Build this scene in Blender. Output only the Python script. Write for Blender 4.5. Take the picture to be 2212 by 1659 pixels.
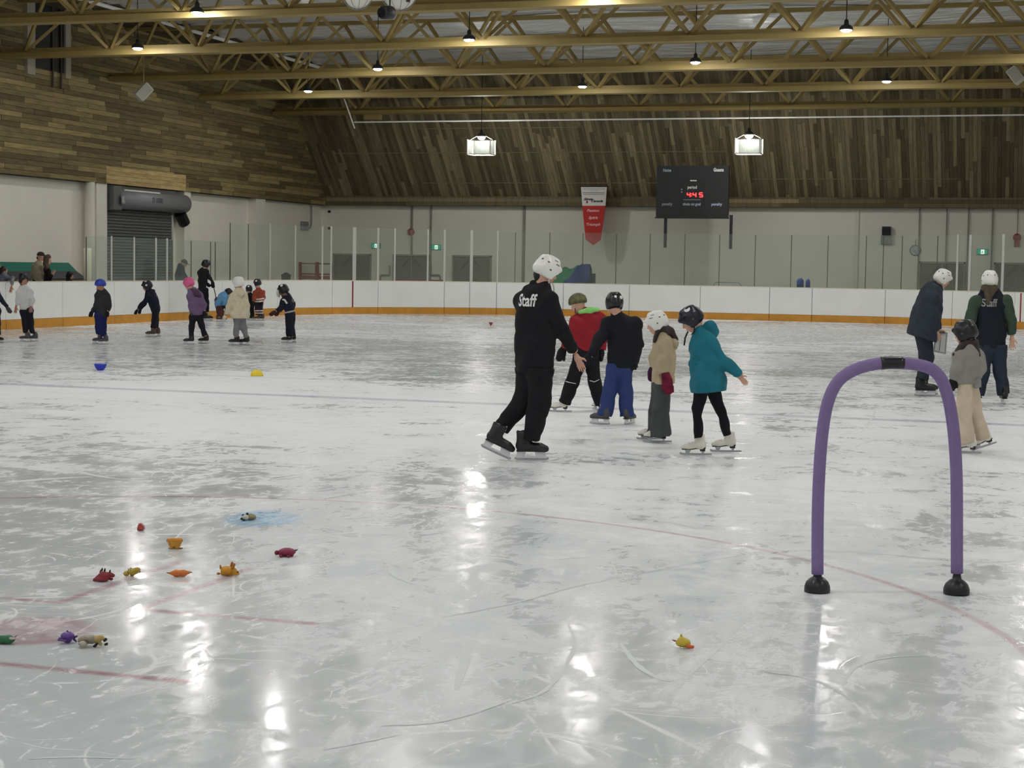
import bpy, bmesh, math, random
import numpy as np
from mathutils import Vector, Matrix
from mathutils.bvhtree import BVHTree

for o in list(bpy.data.objects):
    bpy.data.objects.remove(o)
SC = bpy.context.scene
COL = SC.collection
RND = random.Random(7)

# ---------------------------------------------------------------- camera
FPX, HC = 3673.85, 1.7117                 # focal length in pixels of a 2212 wide frame, eye height
YAW, PITCH, ROLL = math.radians(17.119), math.radians(3.940), math.atan(0.0155)
CX, CY = 1106.0, 829.5
FWD = Vector((-math.sin(YAW), math.cos(YAW), 0))
RGT = Vector((math.cos(YAW), math.sin(YAW), 0))
UP = Vector((0, 0, 1))
_look = FWD * math.cos(PITCH) - UP * math.sin(PITCH)
_upv = FWD * math.sin(PITCH) + UP * math.cos(PITCH)
_cr = RGT * math.cos(ROLL) + _upv * math.sin(ROLL)
_cu = -RGT * math.sin(ROLL) + _upv * math.cos(ROLL)
cam = bpy.data.cameras.new('camera')
cam.sensor_width = 36.0
cam.lens = FPX * 36.0 / 2212.0
cam.clip_end = 300
camo = bpy.data.objects.new('camera', cam)
COL.objects.link(camo)
M = Matrix((_cr, _cu, -_look)).transposed().to_4x4()
M.translation = Vector((0, 0, HC))
camo.matrix_world = M
SC.camera = camo

# ---------------------------------------------------------------- world, exposure
SC.view_settings.view_transform = 'Standard'
SC.view_settings.look = 'None'
SC.view_settings.gamma = 1.0
SC.view_settings.use_curve_mapping = False
SC.view_settings.exposure = 0.0
wd = bpy.data.worlds.new('world')
SC.world = wd
wd.use_nodes = True
wd.node_tree.nodes['Background'].inputs[0].default_value = (0.02, 0.021, 0.022, 1)
wd.node_tree.nodes['Background'].inputs[1].default_value = 1.0
LAMP_EMIT = 610.0

# ---------------------------------------------------------------- pixel -> place
EYE = Vector((0, 0, HC))
def ray(x, y):
    return _look * FPX + _cr * (x - CX) - _cu * (y - CY)
def on(x, y, ax, val):
    d = ray(x, y); t = (val - EYE[ax]) / d[ax]
    return EYE + d * t
def ground(x, y):
    return on(x, y, 2, 0.0)
def depth(p):
    return (p - EYE).dot(FWD)
def at(x, y, D):
    d = ray(x, y)
    return EYE + d * (D / d.dot(FWD))
def hdir(a):
    """horizontal direction: 0 away from the viewer, 90 right, -90 left, 180 toward"""
    a = math.radians(a)
    return RGT * math.sin(a) + FWD * math.cos(a)

# ---------------------------------------------------------------- materials
def lin(c):
    return tuple(((v / 255.0) / 12.92 if v / 255.0 <= 0.04045 else ((v / 255.0 + 0.055) / 1.055) ** 2.4) for v in c)
MATS = {}
def newmat(name):
    m = bpy.data.materials.new(name); m.use_nodes = True
    nt = m.node_tree
    return m, nt, nt.nodes['Principled BSDF'], nt.nodes, nt.links
def mat(name, c, rough=0.6, metal=0.0, var=0.0, scale=12.0, bump=0.0, spec=0.5, sheen=0.0):
    """plain coloured surface with a little procedural mottling"""
    if name in MATS: return MATS[name]
    m, nt, b, N, L = newmat(name)
    col = lin(c)
    b.inputs['Roughness'].default_value = rough
    b.inputs['Metallic'].default_value = metal
    b.inputs['Specular IOR Level'].default_value = spec
    if sheen: b.inputs['Sheen Weight'].default_value = sheen
    if var or bump:
        tc = N.new('ShaderNodeTexCoord')
        nz = N.new('ShaderNodeTexNoise'); nz.inputs['Scale'].default_value = scale; nz.inputs['Detail'].default_value = 4
        L.new(tc.outputs['Object'], nz.inputs['Vector'])
        if var:
            r = N.new('ShaderNodeValToRGB')
            r.color_ramp.elements[0].position = 0.3; r.color_ramp.elements[1].position = 0.7
            r.color_ramp.elements[0].color = tuple(max(0, v * (1 - var)) for v in col) + (1,)
            r.color_ramp.elements[1].color = tuple(min(1, v * (1 + var)) for v in col) + (1,)
            L.new(nz.outputs['Fac'], r.inputs['Fac']); L.new(r.outputs['Color'], b.inputs['Base Color'])
        else:
            b.inputs['Base Color'].default_value = col + (1,)
        if bump:
            bp = N.new('ShaderNodeBump'); bp.inputs['Strength'].default_value = bump; bp.inputs['Distance'].default_value = 0.02
            L.new(nz.outputs['Fac'], bp.inputs['Height']); L.new(bp.outputs['Normal'], b.inputs['Normal'])
    else:
        b.inputs['Base Color'].default_value = col + (1,)
    MATS[name] = m
    return m
def emat(name, c, strength):
    if name in MATS: return MATS[name]
    m, nt, b, N, L = newmat(name)
    b.inputs['Base Color'].default_value = lin(c) + (1,)
    b.inputs['Emission Color'].default_value = lin(c) + (1,)
    b.inputs['Emission Strength'].default_value = strength
    MATS[name] = m
    return m
def glassmat(name, tint, alpha, rough=0.05):
    """thin clear sheet: mostly see-through, a little tinted, with a gloss"""
    if name in MATS: return MATS[name]
    m, nt, b, N, L = newmat(name)
    N.remove(b)
    out = N['Material Output']
    tr = N.new('ShaderNodeBsdfTransparent'); tr.inputs[0].default_value = lin(tint) + (1,)
    gl = N.new('ShaderNodeBsdfGlossy'); gl.inputs['Roughness'].default_value = rough
    df = N.new('ShaderNodeBsdfDiffuse'); df.inputs[0].default_value = lin((215, 225, 218)) + (1,)
    lw = N.new('ShaderNodeLayerWeight'); lw.inputs[0].default_value = 0.5
    pw = N.new('ShaderNodeMath'); pw.operation = 'POWER'; L.new(lw.outputs['Facing'], pw.inputs[0]); pw.inputs[1].default_value = 5.0
    fr = N.new('ShaderNodeMath'); fr.operation = 'MULTIPLY_ADD'; L.new(pw.outputs[0], fr.inputs[0]); fr.inputs[1].default_value = 0.9; fr.inputs[2].default_value = 0.03
    mx = N.new('ShaderNodeMixShader'); mx2 = N.new('ShaderNodeMixShader')
    L.new(fr.outputs[0], mx.inputs[0]); L.new(tr.outputs[0], mx.inputs[1]); L.new(gl.outputs[0], mx.inputs[2])
    mx2.inputs[0].default_value = alpha
    L.new(mx.outputs[0], mx2.inputs[1]); L.new(df.outputs[0], mx2.inputs[2])
    L.new(mx2.outputs[0], out.inputs[0])
    MATS[name] = m
    return m

# ---------------------------------------------------------------- objects
def thing(name, label, cat, loc=(0, 0, 0), group=None):
    o = bpy.data.objects.new(name, None); COL.objects.link(o)
    o.location = loc; o.empty_display_size = 0.2
    o['label'] = label; o['category'] = cat
    if group: o['group'] = group
    return o
def tag(o, label, cat, group=None):
    o['label'] = label; o['category'] = cat
    if group: o['group'] = group
    return o
def worldmat(o):
    m = Matrix.Translation(o.location)
    if o.parent: m = worldmat(o.parent) @ m
    return m
def link(name, me, material, parent=None, smooth=False, origin=None):
    """a mesh given in world coordinates -> object whose origin sits at its parent (or at 'origin')"""
    o = bpy.data.objects.new(name, me); COL.objects.link(o)
    if parent is not None:
        o.parent = parent
        off = worldmat(parent).translation
    else:
        off = Vector(origin) if origin is not None else Vector((0, 0, 0))
        o.location = off
    if off.length > 1e-9:
        me.transform(Matrix.Translation(-off))
    if material is not None: me.materials.append(material)
    if smooth:
        me.polygons.foreach_set('use_smooth', [True] * len(me.polygons))
    return o
def struct(o):
    o['kind'] = 'structure'
    return o
class MB:
    """mesh builder in world coordinates"""
    def __init__(s): s.v = []; s.f = []
    def poly(s, pts, faces):
        n = len(s.v); s.v += [tuple(p) for p in pts]; s.f += [tuple(i + n for i in f) for f in faces]; return s
    def hexa(s, P):
        return s.poly(P, [(0, 3, 2, 1), (4, 5, 6, 7), (0, 1, 5, 4), (1, 2, 6, 5), (2, 3, 7, 6), (3, 0, 4, 7)])
    def box(s, lo, hi):
        x0, y0, z0 = lo; x1, y1, z1 = hi
        return s.hexa([(x0, y0, z0), (x1, y0, z0), (x1, y1, z0), (x0, y1, z0), (x0, y0, z1), (x1, y0, z1), (x1, y1, z1), (x0, y1, z1)])
    def obox(s, c, ux, uy, uz):
        """oriented box: centre and three half-extent vectors"""
        c = Vector(c); P = []
        for sz in (-1, 1):
            for sx, sy in ((-1, -1), (1, -1), (1, 1), (-1, 1)):
                P.append(c + ux * sx + uy * sy + uz * sz)
        return s.hexa(P)
    def bar(s, a, b, w, h=None, up=Vector((0, 0, 1))):
        a, b = Vector(a), Vector(b); h = h or w
        d = (b - a); l = d.length; d = d / l
        x = d.cross(up)
        if x.length < 1e-4: x = d.cross(Vector((0, 1, 0)))
        x.normalize(); z = x.cross(d)
        return s.obox((a + b) / 2, d * (l / 2), x * (w / 2), z * (h / 2))
    def tube(s, pts, r, n=10, caps=True):
        pts = [Vector(p) for p in pts]
        rr = r if isinstance(r, (list, tuple)) else [r] * len(pts)
        base = len(s.v); prev = None
        for i, p in enumerate(pts):
            if i == 0: d = pts[1] - pts[0]
            elif i == len(pts) - 1: d = pts[-1] - pts[-2]
            else: d = pts[i + 1] - pts[i - 1]
            d.normalize()
            if prev is None:
                x = d.cross(UP)
                if x.length < 1e-3: x = d.cross(Vector((0, 1, 0)))
            else:
                x = prev - d * prev.dot(d)
            x.normalize(); prev = x; y = d.cross(x)
            for k in range(n):
                a = 2 * math.pi * k / n
                s.v.append(tuple(p + (x * math.cos(a) + y * math.sin(a)) * rr[i]))
        for i in range(len(pts) - 1):
            for k in range(n):
                k2 = (k + 1) % n
                s.f.append((base + i * n + k, base + i * n + k2, base + (i + 1) * n + k2, base + (i + 1) * n + k))
        if caps:
            s.f.append(tuple(base + k for k in range(n))[::-1])
            s.f.append(tuple(base + (len(pts) - 1) * n + k for k in range(n)))
        return s
    def lathe(s, c, prof, n=20, axis=UP, xa=None):
        """profile [(r, h)] turned about an axis through c"""
        c = Vector(c); axis = Vector(axis).normalized()
        x = axis.cross(Vector((0, 1, 0)))
        if x.length < 1e-3: x = axis.cross(Vector((1, 0, 0)))
        x.normalize(); y = axis.cross(x); base = len(s.v)
        for r, h in prof:
            for k in range(n):
                a = 2 * math.pi * k / n
                s.v.append(tuple(c + axis * h + (x * math.cos(a) + y * math.sin(a)) * r))
        for i in range(len(prof) - 1):
            for k in range(n):
                k2 = (k + 1) % n
                s.f.append((base + i * n + k, base + i * n + k2, base + (i + 1) * n + k2, base + (i + 1) * n + k))
        s.f.append(tuple(base + k for k in range(n))[::-1])
        s.f.append(tuple(base + (len(prof) - 1) * n + k for k in range(n)))
        return s
    def prism(s, pts, d):
        """extrude a polygon (world points) by vector d, both ways half"""
        d = Vector(d) / 2; n = len(pts)
        P = [Vector(p) - d for p in pts] + [Vector(p) + d for p in pts]
        F = [tuple(range(n))[::-1], tuple(range(n, 2 * n))] + [(i, (i + 1) % n, n + (i + 1) % n, n + i) for i in range(n)]
        return s.poly(P, F)
    def mesh(s, name):
        me = bpy.data.meshes.new(name); me.from_pydata(s.v, [], s.f)
        bm = bmesh.new(); bm.from_mesh(me); bmesh.ops.recalc_face_normals(bm, faces=bm.faces); bm.to_mesh(me); bm.free()
        me.update(); return me
    def build(s, name, material, parent=None, smooth=False, origin=None, bevel=0.0):
        me = s.mesh(name)
        if bevel:
            bm = bmesh.new(); bm.from_mesh(me)
            bmesh.ops.bevel(bm, geom=list(bm.edges), offset=bevel, segments=2, affect='EDGES', clamp_overlap=True)
            bm.to_mesh(me); bm.free()
        o = link(name, me, material, parent, smooth, origin)
        return o
def text_mesh(body, size, bold=0.0, shear=0.0, spacing=1.0, align='CENTER'):
    cu = bpy.data.curves.new('lettering', 'FONT'); cu.body = body; cu.size = size
    cu.align_x = align; cu.align_y = 'CENTER'; cu.offset = bold; cu.shear = shear; cu.space_character = spacing
    cu.extrude = 0.0; cu.resolution_u = 3
    o = bpy.data.objects.new('lettering', cu); COL.objects.link(o)
    dg = bpy.context.evaluated_depsgraph_get(); dg.update()
    me = bpy.data.meshes.new_from_object(o.evaluated_get(dg))
    bpy.data.objects.remove(o); bpy.data.curves.remove(cu)
    return me
def put_text(body, size, c, xdir, ydir, material, parent, name='lettering', bold=0.0, shear=0.0, wscale=1.0, width=None, spacing=1.0):
    """flat printed lettering at world point c in the plane xdir/ydir"""
    me = text_mesh(body, size, bold, shear, spacing)
    if width:
        xs = [v.co.x for v in me.vertices]; wscale = width / max(1e-6, max(xs) - min(xs))
    xd, yd = Vector(xdir).normalized(), Vector(ydir).normalized()
    m = Matrix((xd * wscale, yd, xd.cross(yd))).transposed().to_4x4(); m.translation = Vector(c)
    me.transform(m)
    me.materials.clear()
    return link(name, me, material, parent)
# ================================================================ THE HALL
LX, RX, NY, BY, CR = -23.96, 1.95, -2.46, 58.5, 8.53      # inside faces of the rink boards, corner radius
WLX, WBY, WH = -28.98, 66.42, 4.17                          # left wall, back wall, top of the painted wall
CEIL = 9.15
BH = 1.165
DOT = Vector((-4.40, 6.77, 0))
XC, YC = DOT.x - 6.706, DOT.y + 21.03

# ---------------------------------------------------------------- ice
def make_ice_material():
    m, nt, b, N, L = newmat('ice')
    def val(x):
        return x
    def mth(op, a, c=None, d=None, clamp=False):
        n = N.new('ShaderNodeMath'); n.operation = op; n.use_clamp = clamp
        for i, s in enumerate((a, c, d)):
            if s is None: continue
            if isinstance(s, (int, float)): n.inputs[i].default_value = s
            else: L.new(s, n.inputs[i])
        return n.outputs[0]
    def band(x, half, soft):            # 1 where |x| < half
        n = N.new('ShaderNodeMapRange'); n.interpolation_type = 'SMOOTHSTEP'
        L.new(mth('ABSOLUTE', x), n.inputs[0])
        n.inputs[1].default_value = half + soft; n.inputs[2].default_value = max(half - soft, 0)
        n.inputs[3].default_value = 0; n.inputs[4].default_value = 1
        return n.outputs[0]
    def ramp(x, a, c, lo=0.0, hi=1.0):
        n = N.new('ShaderNodeMapRange'); n.interpolation_type = 'SMOOTHSTEP'
        L.new(x, n.inputs[0]); n.inputs[1].default_value = a; n.inputs[2].default_value = c
        n.inputs[3].default_value = lo; n.inputs[4].default_value = hi
        return n.outputs[0]
    geo = N.new('ShaderNodeNewGeometry')
    pos = geo.outputs['Position']
    sep = N.new('ShaderNodeSeparateXYZ'); L.new(pos, sep.inputs[0])
    X, Y = sep.outputs[0], sep.outputs[1]
    def noise(scale, detail=4, rough=0.6, dist=0.0, sx=1.0, sy=1.0, rot=0.0):
        mp = N.new('ShaderNodeMapping'); L.new(pos, mp.inputs[0])
        mp.inputs['Scale'].default_value = (sx, sy, 1); mp.inputs['Rotation'].default_value = (0, 0, rot)
        n = N.new('ShaderNodeTexNoise'); L.new(mp.outputs[0], n.inputs['Vector'])
        n.inputs['Scale'].default_value = scale; n.inputs['Detail'].default_value = detail
        n.inputs['Roughness'].default_value = rough; n.inputs['Distortion'].default_value = dist
        return n.outputs['Fac']
    def vor(scale, feature='F1', rot=0.0, warp=0.0):
        mp = N.new('ShaderNodeMapping'); L.new(pos, mp.inputs[0]); mp.inputs['Rotation'].default_value = (0, 0, rot)
        mp.inputs['Location'].default_value = (scale * 13.7, rot * 31.1, 0)
        v = N.new('ShaderNodeTexVoronoi'); v.voronoi_dimensions = '2D'; v.feature = feature
        v.inputs['Scale'].default_value = scale
        src = mp.outputs[0]
        if warp:
            nz = N.new('ShaderNodeTexNoise'); nz.inputs['Scale'].default_value = scale * 1.4; nz.inputs['Detail'].default_value = 1
            L.new(mp.outputs[0], nz.inputs['Vector'])
            vm = N.new('ShaderNodeVectorMath'); vm.operation = 'MULTIPLY_ADD'
            L.new(nz.outputs['Color'], vm.inputs[0]); vm.inputs[1].default_value = (warp, warp, 0); L.new(mp.outputs[0], vm.inputs[2])
            src = vm.outputs[0]
        L.new(src, v.inputs['Vector'])
        return v
    def arcs(scale, w, rot):            # curved skate cuts: part circles of random size
        v = vor(scale, 'F1', rot, 0.15)
        sc = N.new('ShaderNodeSeparateColor'); L.new(v.outputs['Color'], sc.inputs[0])
        r = mth('MULTIPLY_ADD', sc.outputs[0], 0.55, 0.12)
        return band(mth('SUBTRACT', v.outputs['Distance'], r), w * scale, w * scale * 0.8)
    def lines(scale, w, rot, warp=0.25):
        v = vor(scale, 'DISTANCE_TO_EDGE', rot, warp)
        return band(v.outputs['Distance'], w * scale, w * scale * 0.8)
    # --- snow left by the skates
    n1 = noise(0.16, 5, 0.62, 0.6)
    n2 = noise(0.9, 6, 0.7, 1.2, 1.0, 1.6)
    n3 = noise(3.4, 5, 0.72, 2.2, 1.0, 0.55, 0.5)
    n4 = noise(11.0, 4, 0.7, 1.0)
    patch = mth('ADD', mth('MULTIPLY', n1, 0.42), mth('ADD', mth('MULTIPLY', n2, 0.36), mth('MULTIPLY', n3, 0.28)))
    fary = mth('ADD', ramp(Y, 7.0, 17.0, -0.015, 0.075), ramp(Y, 19.0, 26.0, 0.0, -0.06))
    snow = ramp(mth('ADD', patch, fary), 0.465, 0.655)
    fleck = mth('MULTIPLY', ramp(n3, 0.52, 0.64), ramp(n4, 0.42, 0.60))
    cuts = mth('MAXIMUM', arcs(0.55, 0.012, 0.3), mth('MAXIMUM', arcs(0.23, 0.016, 1.1), arcs(1.3, 0.006, 2.0)))
    cuts = mth('MAXIMUM', cuts, mth('MAXIMUM', lines(0.42, 0.007, 0.7), mth('MAXIMUM', lines(0.17, 0.014, 2.3, 0.4), lines(1.6, 0.0035, 1.4, 0.3))))
    cuts = mth('MULTIPLY', cuts, ramp(noise(1.3, 3, 0.6, 0.5), 0.44, 0.60))
    white = mth('MAXIMUM', mth('MULTIPLY', snow, 0.9), mth('MAXIMUM', mth('MULTIPLY', fleck, 0.75), mth('MULTIPLY', cuts, 0.6)), clamp=True)
    # --- painted markings under the ice
    ax = mth('SUBTRACT', mth('ABSOLUTE', mth('SUBTRACT', X, XC)), 6.706)
    ay = mth('SUBTRACT', mth('ABSOLUTE', mth('SUBTRACT', Y, YC)), 21.03)
    rad = mth('SQRT', mth('ADD', mth('MULTIPLY', ax, ax), mth('MULTIPLY', ay, ay)))
    circ = band(mth('SUBTRACT', rad, 4.572), 0.025, 0.02)
    dot = ramp(rad, 0.34, 0.27)
    h, vv = mth('ABSOLUTE', ax), mth('ABSOLUTE', ay)
    l1 = mth('MULTIPLY', band(mth('SUBTRACT', h, 0.23), 0.03, 0.025), band(mth('SUBTRACT', vv, 1.22), 0.64, 0.03))
    l2 = mth('MULTIPLY', band(mth('SUBTRACT', vv, 0.61), 0.03, 0.025), band(mth('SUBTRACT', h, 0.70), 0.48, 0.03))
    goal = band(mth('SUBTRACT', mth('ABSOLUTE', mth('SUBTRACT', Y, YC)), 27.13), 0.03, 0.02)
    centre = band(mth('SUBTRACT', Y, YC), 0.15, 0.04)
    red = mth('MAXIMUM', mth('MAXIMUM', circ, mth('MULTIPLY', dot, 0.75)), mth('MAXIMUM', mth('MAXIMUM', l1, l2), mth('MULTIPLY', mth('MAXIMUM', goal, 0.0), 0.8)))
    cr = mth('SQRT', mth('ADD', mth('POWER', mth('SUBTRACT', X, XC), 2.0), mth('POWER', mth('SUBTRACT', Y, YC), 2.0)))
    blue = mth('MAXIMUM', band(mth('SUBTRACT', mth('ABSOLUTE', mth('SUBTRACT', Y, YC)), 7.62), 0.14, 0.05), band(mth('SUBTRACT', cr, 4.57), 0.03, 0.02))
    sp = ground(565, 1120)
    ex = mth('DIVIDE', mth('SUBTRACT', mth('ADD', mth('MULTIPLY', X, RGT.x), mth('MULTIPLY', Y, RGT.y)), sp.dot(RGT)), 0.29)
    ey = mth('DIVIDE', mth('SUBTRACT', mth('ADD', mth('MULTIPLY', X, FWD.x), mth('MULTIPLY', Y, FWD.y)), sp.dot(FWD)), 0.42)
    er = mth('SQRT', mth('ADD', mth('MULTIPLY', ex, ex), mth('MULTIPLY', ey, ey)))
    crayon = mth('MULTIPLY', ramp(mth('ADD', er, mth('MULTIPLY', n3, 0.5)), 1.25, 0.95), ramp(noise(7.0, 3, 0.6, 2.5, 1, .3), 0.36, 0.56, 0.15, 1.0))
    worn = ramp(mth('ADD', mth('MULTIPLY', n2, 0.5), mth('MULTIPLY', n4, 0.5)), 0.38, 0.56, 0.85, 0.45)
    def mixc(fac, a, c):
        n = N.new('ShaderNodeMix'); n.data_type = 'RGBA'; L.new(fac, n.inputs[0])
        for i, s in ((6, a), (7, c)):
            if isinstance(s, tuple): n.inputs[i].default_value = lin(s) + (1,)
            else: L.new(s, n.inputs[i])
        return n.outputs[2]
    base = mixc(white, (203, 209, 211), (240, 242, 242))
    base = mixc(mth('MULTIPLY', red, mth('MULTIPLY', worn, 0.80)), base, (160, 82, 98))
    base = mixc(mth('MULTIPLY', blue, mth('MULTIPLY', worn, 0.7)), base, (92, 98, 132))
    base = mixc(mth('MULTIPLY', centre, mth('MULTIPLY', worn, 0.20)), base, (170, 90, 100))
    base = mixc(mth('MULTIPLY', crayon, 0.7), base, (120, 182, 222))
    L.new(base, b.inputs['Base Color'])
    dull = None                         # rougher ellipses added where lamp reflections fall, to weaken them
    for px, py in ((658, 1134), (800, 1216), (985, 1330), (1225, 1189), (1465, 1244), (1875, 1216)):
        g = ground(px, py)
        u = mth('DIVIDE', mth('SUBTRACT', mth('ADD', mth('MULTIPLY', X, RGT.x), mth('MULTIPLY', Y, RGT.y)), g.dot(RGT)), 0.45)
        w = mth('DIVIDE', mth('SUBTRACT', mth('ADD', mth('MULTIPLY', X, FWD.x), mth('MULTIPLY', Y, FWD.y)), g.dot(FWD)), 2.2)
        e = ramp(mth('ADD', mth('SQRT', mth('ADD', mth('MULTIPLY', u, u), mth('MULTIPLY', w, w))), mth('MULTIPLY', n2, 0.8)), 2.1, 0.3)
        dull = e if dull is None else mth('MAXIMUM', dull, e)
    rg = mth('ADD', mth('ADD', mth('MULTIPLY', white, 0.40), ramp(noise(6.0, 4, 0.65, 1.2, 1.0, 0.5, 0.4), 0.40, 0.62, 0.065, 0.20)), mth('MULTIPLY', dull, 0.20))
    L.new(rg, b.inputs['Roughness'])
    b.inputs['IOR'].default_value = 1.31
    L.new(mth('MULTIPLY_ADD', white, -0.46, 0.5), b.inputs['Specular IOR Level'])
    bp = N.new('ShaderNodeBump'); bp.inputs['Strength'].default_value = 0.06; bp.inputs['Distance'].default_value = 0.01
    L.new(mth('ADD', mth('MULTIPLY', n3, 0.6), mth('SUBTRACT', mth('MULTIPLY', n4, 0.25), mth('MULTIPLY', cuts, 0.3))), bp.inputs['Height'])
    L.new(bp.outputs[0], b.inputs['Normal'])
    return m
def rink_path(s):
    """point and outward normal on the inside face of the boards; s = 0 at the near end of the left straight"""
    L1 = BY - NY - 2 * CR; L2 = RX - LX - 2 * CR; A = CR * math.pi / 2
    tot = 2 * (L1 + L2) + 4 * A
    s = s % tot
    segs = [(L1, 'l'), (A, 'c0'), (L2, 'b'), (A, 'c1'), (L1, 'r'), (A, 'c2'), (L2, 'n'), (A, 'c3')]
    for ln, k in segs:
        if s <= ln: break
        s -= ln
    if k == 'l': return Vector((LX, NY + CR + s, 0)), Vector((-1, 0, 0))
    if k == 'b': return Vector((LX + CR + s, BY, 0)), Vector((0, 1, 0))
    if k == 'r': return Vector((RX, BY - CR - s, 0)), Vector((1, 0, 0))
    if k == 'n': return Vector((RX - CR - s, NY, 0)), Vector((0, -1, 0))
    a = s / CR
    cs = {'c0': (LX + CR, BY - CR, math.pi), 'c1': (RX - CR, BY - CR, math.pi / 2), 'c2': (RX - CR, NY + CR, 0), 'c3': (LX + CR, NY + CR, -math.pi / 2)}[k]
    n = Vector((math.cos(cs[2] - a), math.sin(cs[2] - a), 0))
    return Vector((cs[0], cs[1], 0)) + n * CR, n
RINK_LEN = 2 * (BY - NY - 2 * CR + RX - LX - 2 * CR) + 2 * math.pi * CR
def project_x(p):
    d = p - EYE
    z = d.dot(_look)
    return CX + FPX * d.dot(_cr) / z if z > 0.1 else 1e9
# table of the far part of the loop for finding the place under a picture column
_tab = [(s * 0.05, project_x(rink_path(s * 0.05)[0] + Vector((0, 0, 1.2)))) for s in range(int(22 / .05), int(98 / .05))]
def s_at_column(px):
    best = None
    for (s0, x0), (s1, x1) in zip(_tab, _tab[1:]):
        if (x0 - px) * (x1 - px) <= 0 and abs(x1 - x0) < 200:
            return s0 + (s1 - s0) * (px - x0) / (x1 - x0 + 1e-9)
    return _tab[-1][0]

ice_m = make_ice_material()
b = MB(); loop = [rink_path(RINK_LEN * i / 260)[0] for i in range(260)]
b.prism([p + Vector((0, 0, -0.02)) for p in loop], (0, 0, 0.04))
o = b.build('floor_ice', ice_m); struct(o); tag(o, 'scratched white ice sheet with faded pink and blue markings', 'ice')

m_rub = mat('rubber_floor', (62, 62, 60), 0.8, var=0.2, scale=2)
o = MB().box((WLX - 1, -12, -0.3), (9.5, 67.5, -0.045)).build('floor', m_rub); struct(o); tag(o, 'dark rubber floor around the ice sheet', 'floor')

# ---------------------------------------------------------------- boards
m_brd = mat('board_white', (247, 248, 246), 0.35, var=0.03, scale=1.3)
m_kick = mat('kick_yellow', (210, 148, 50), 0.5, var=0.12, scale=3)
m_cap = mat('board_cap', (232, 226, 205), 0.5)
m_dark = mat('dark_gap', (48, 48, 46), 0.8)
m_redl = mat('board_red', (150, 40, 40), 0.5)
brd = thing('rink_boards', 'white dasher boards with yellow kick plate running round the ice', 'boards', (LX - 0.1, 40, 0))
brd['kind'] = 'structure'
def strip(s0, s1, z0, z1, t0, t1, n=None):
    """piece of wall following the loop between s0 and s1, from offset t0 to t1 outward"""
    n = n or max(1, int(abs(s1 - s0) / 0.45)); B = MB(); P = []
    for i in range(n + 1):
        p, nn = rink_path(s0 + (s1 - s0) * i / n)
        for t, z in ((t0, z0), (t1, z0), (t1, z1), (t0, z1)):
            q = p + nn * t; P.append((q.x, q.y, z))
    F = [(0, 1, 2, 3), tuple(4 * n + k for k in (3, 2, 1, 0))]
    for i in range(n):
        a = 4 * i
        for k in range(4):
            k2 = (k + 1) % 4
            F.append((a + k, a + k2, a + 4 + k2, a + 4 + k))
    return B.poly(P, F)
# seams where the photograph shows them, about every 2.4 m elsewhere
seams = [s_at_column(x) for x in (12, 135, 247, 366, 480, 600, 718, 817, 960, 1015, 1073, 1217, 1360, 1513, 1663, 1755, 1913, 2058)]
allseam = list(seams); s = seams[0]
while s > 2.4: s -= 2.44; allseam.append(s)
s = seams[-1]
while s < seams[0] - 2.4 * 0 + RINK_LEN - 2.4 and s < RINK_LEN: s += 2.44; allseam.append(min(s, RINK_LEN))
allseam = sorted(set(round(v, 3) for v in allseam)); allseam = [0.0] + [v for v in allseam if v > 0.6]
for s0, s1 in zip(allseam, allseam[1:]):
    if s1 - s0 < 0.15: continue
    g = 0.008
    strip(s0 + g, s1 - g, 0.235, BH - 0.03, 0.0, 0.03).build('board_panel', m_brd, brd)
    strip(s0 + g, s1 - g, 0.0, 0.228, -0.012, 0.03).build('kick_plate', m_kick, brd)
for i in range(12):
    s0, s1 = RINK_LEN * i / 12, RINK_LEN * (i + 1) / 12
    strip(s0, s1, 0.0, BH - 0.032, 0.032, 0.11).build('board_frame', m_dark, brd)
    strip(s0, s1, BH - 0.03, BH, -0.006, 0.12).build('cap_rail', m_cap, brd)
for px in (762, 2206):
    s = s_at_column(px)
    strip(s - 0.03, s + 0.03, 0.235, BH - 0.03, -0.004, 0.0, 1).build('goal_line_mark', m_redl, brd)

# ---------------------------------------------------------------- glass above the boards
m_gl = glassmat('rink_glass', (248, 252, 249), 0.045)
m_post = mat('glass_post', (205, 206, 200), 0.4, 0.2)
m_joint = mat('glass_joint', (88, 92, 86), 0.6)
gls = thing('rink_glass', 'clear greenish glass panes with white posts on top of the boards', 'glass', (LX - 0.05, 45, BH))
gls['kind'] = 'structure'
low = [190, 243, 292, 339, 363, 375, 416, 458, 468, 500]
high = [500, 539, 585, 639, 697, 716, 766, 817, 853, 924, 960, 1018, 1074, 1112, 1186, 1257, 1329, 1402, 1477, 1552, 1629, 1707, 1786, 1868, 1905, 1945, 2021, 2065, 2092, 2163, 2240]
white_posts = {243: .06, 292: .06, 339: .06, 363: .07, 585: .055, 639: .055, 697: .065, 716: .07, 766: .14, 817: .075, 853: .06, 924: .06, 960: .075, 1018: .10, 1074: .05, 2065: .07, 2092: .09, 2163: .10}
def glass_run(cols, top):
    ss = [s_at_column(c) for c in cols]
    for s0, s1 in zip(ss, ss[1:]):
        strip(s0 + 0.012, s1 - 0.012, BH + 0.002, top, 0.045, 0.057).build('glass_pane', m_gl, gls)
    for c, s in zip(cols, ss):
        if c in white_posts:
            w = white_posts[c] / 2
            strip(s - w, s + w, BH, top + 0.03, 0.02, 0.044, 1).build('glass_post', m_post, gls)
        else:
            strip(s - 0.011, s + 0.011, BH, top - 0.02, 0.04, 0.062, 1).build('glass_joint', m_joint, gls)
glass_run(low, 2.35)
glass_run(high, 2.96)

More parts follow.
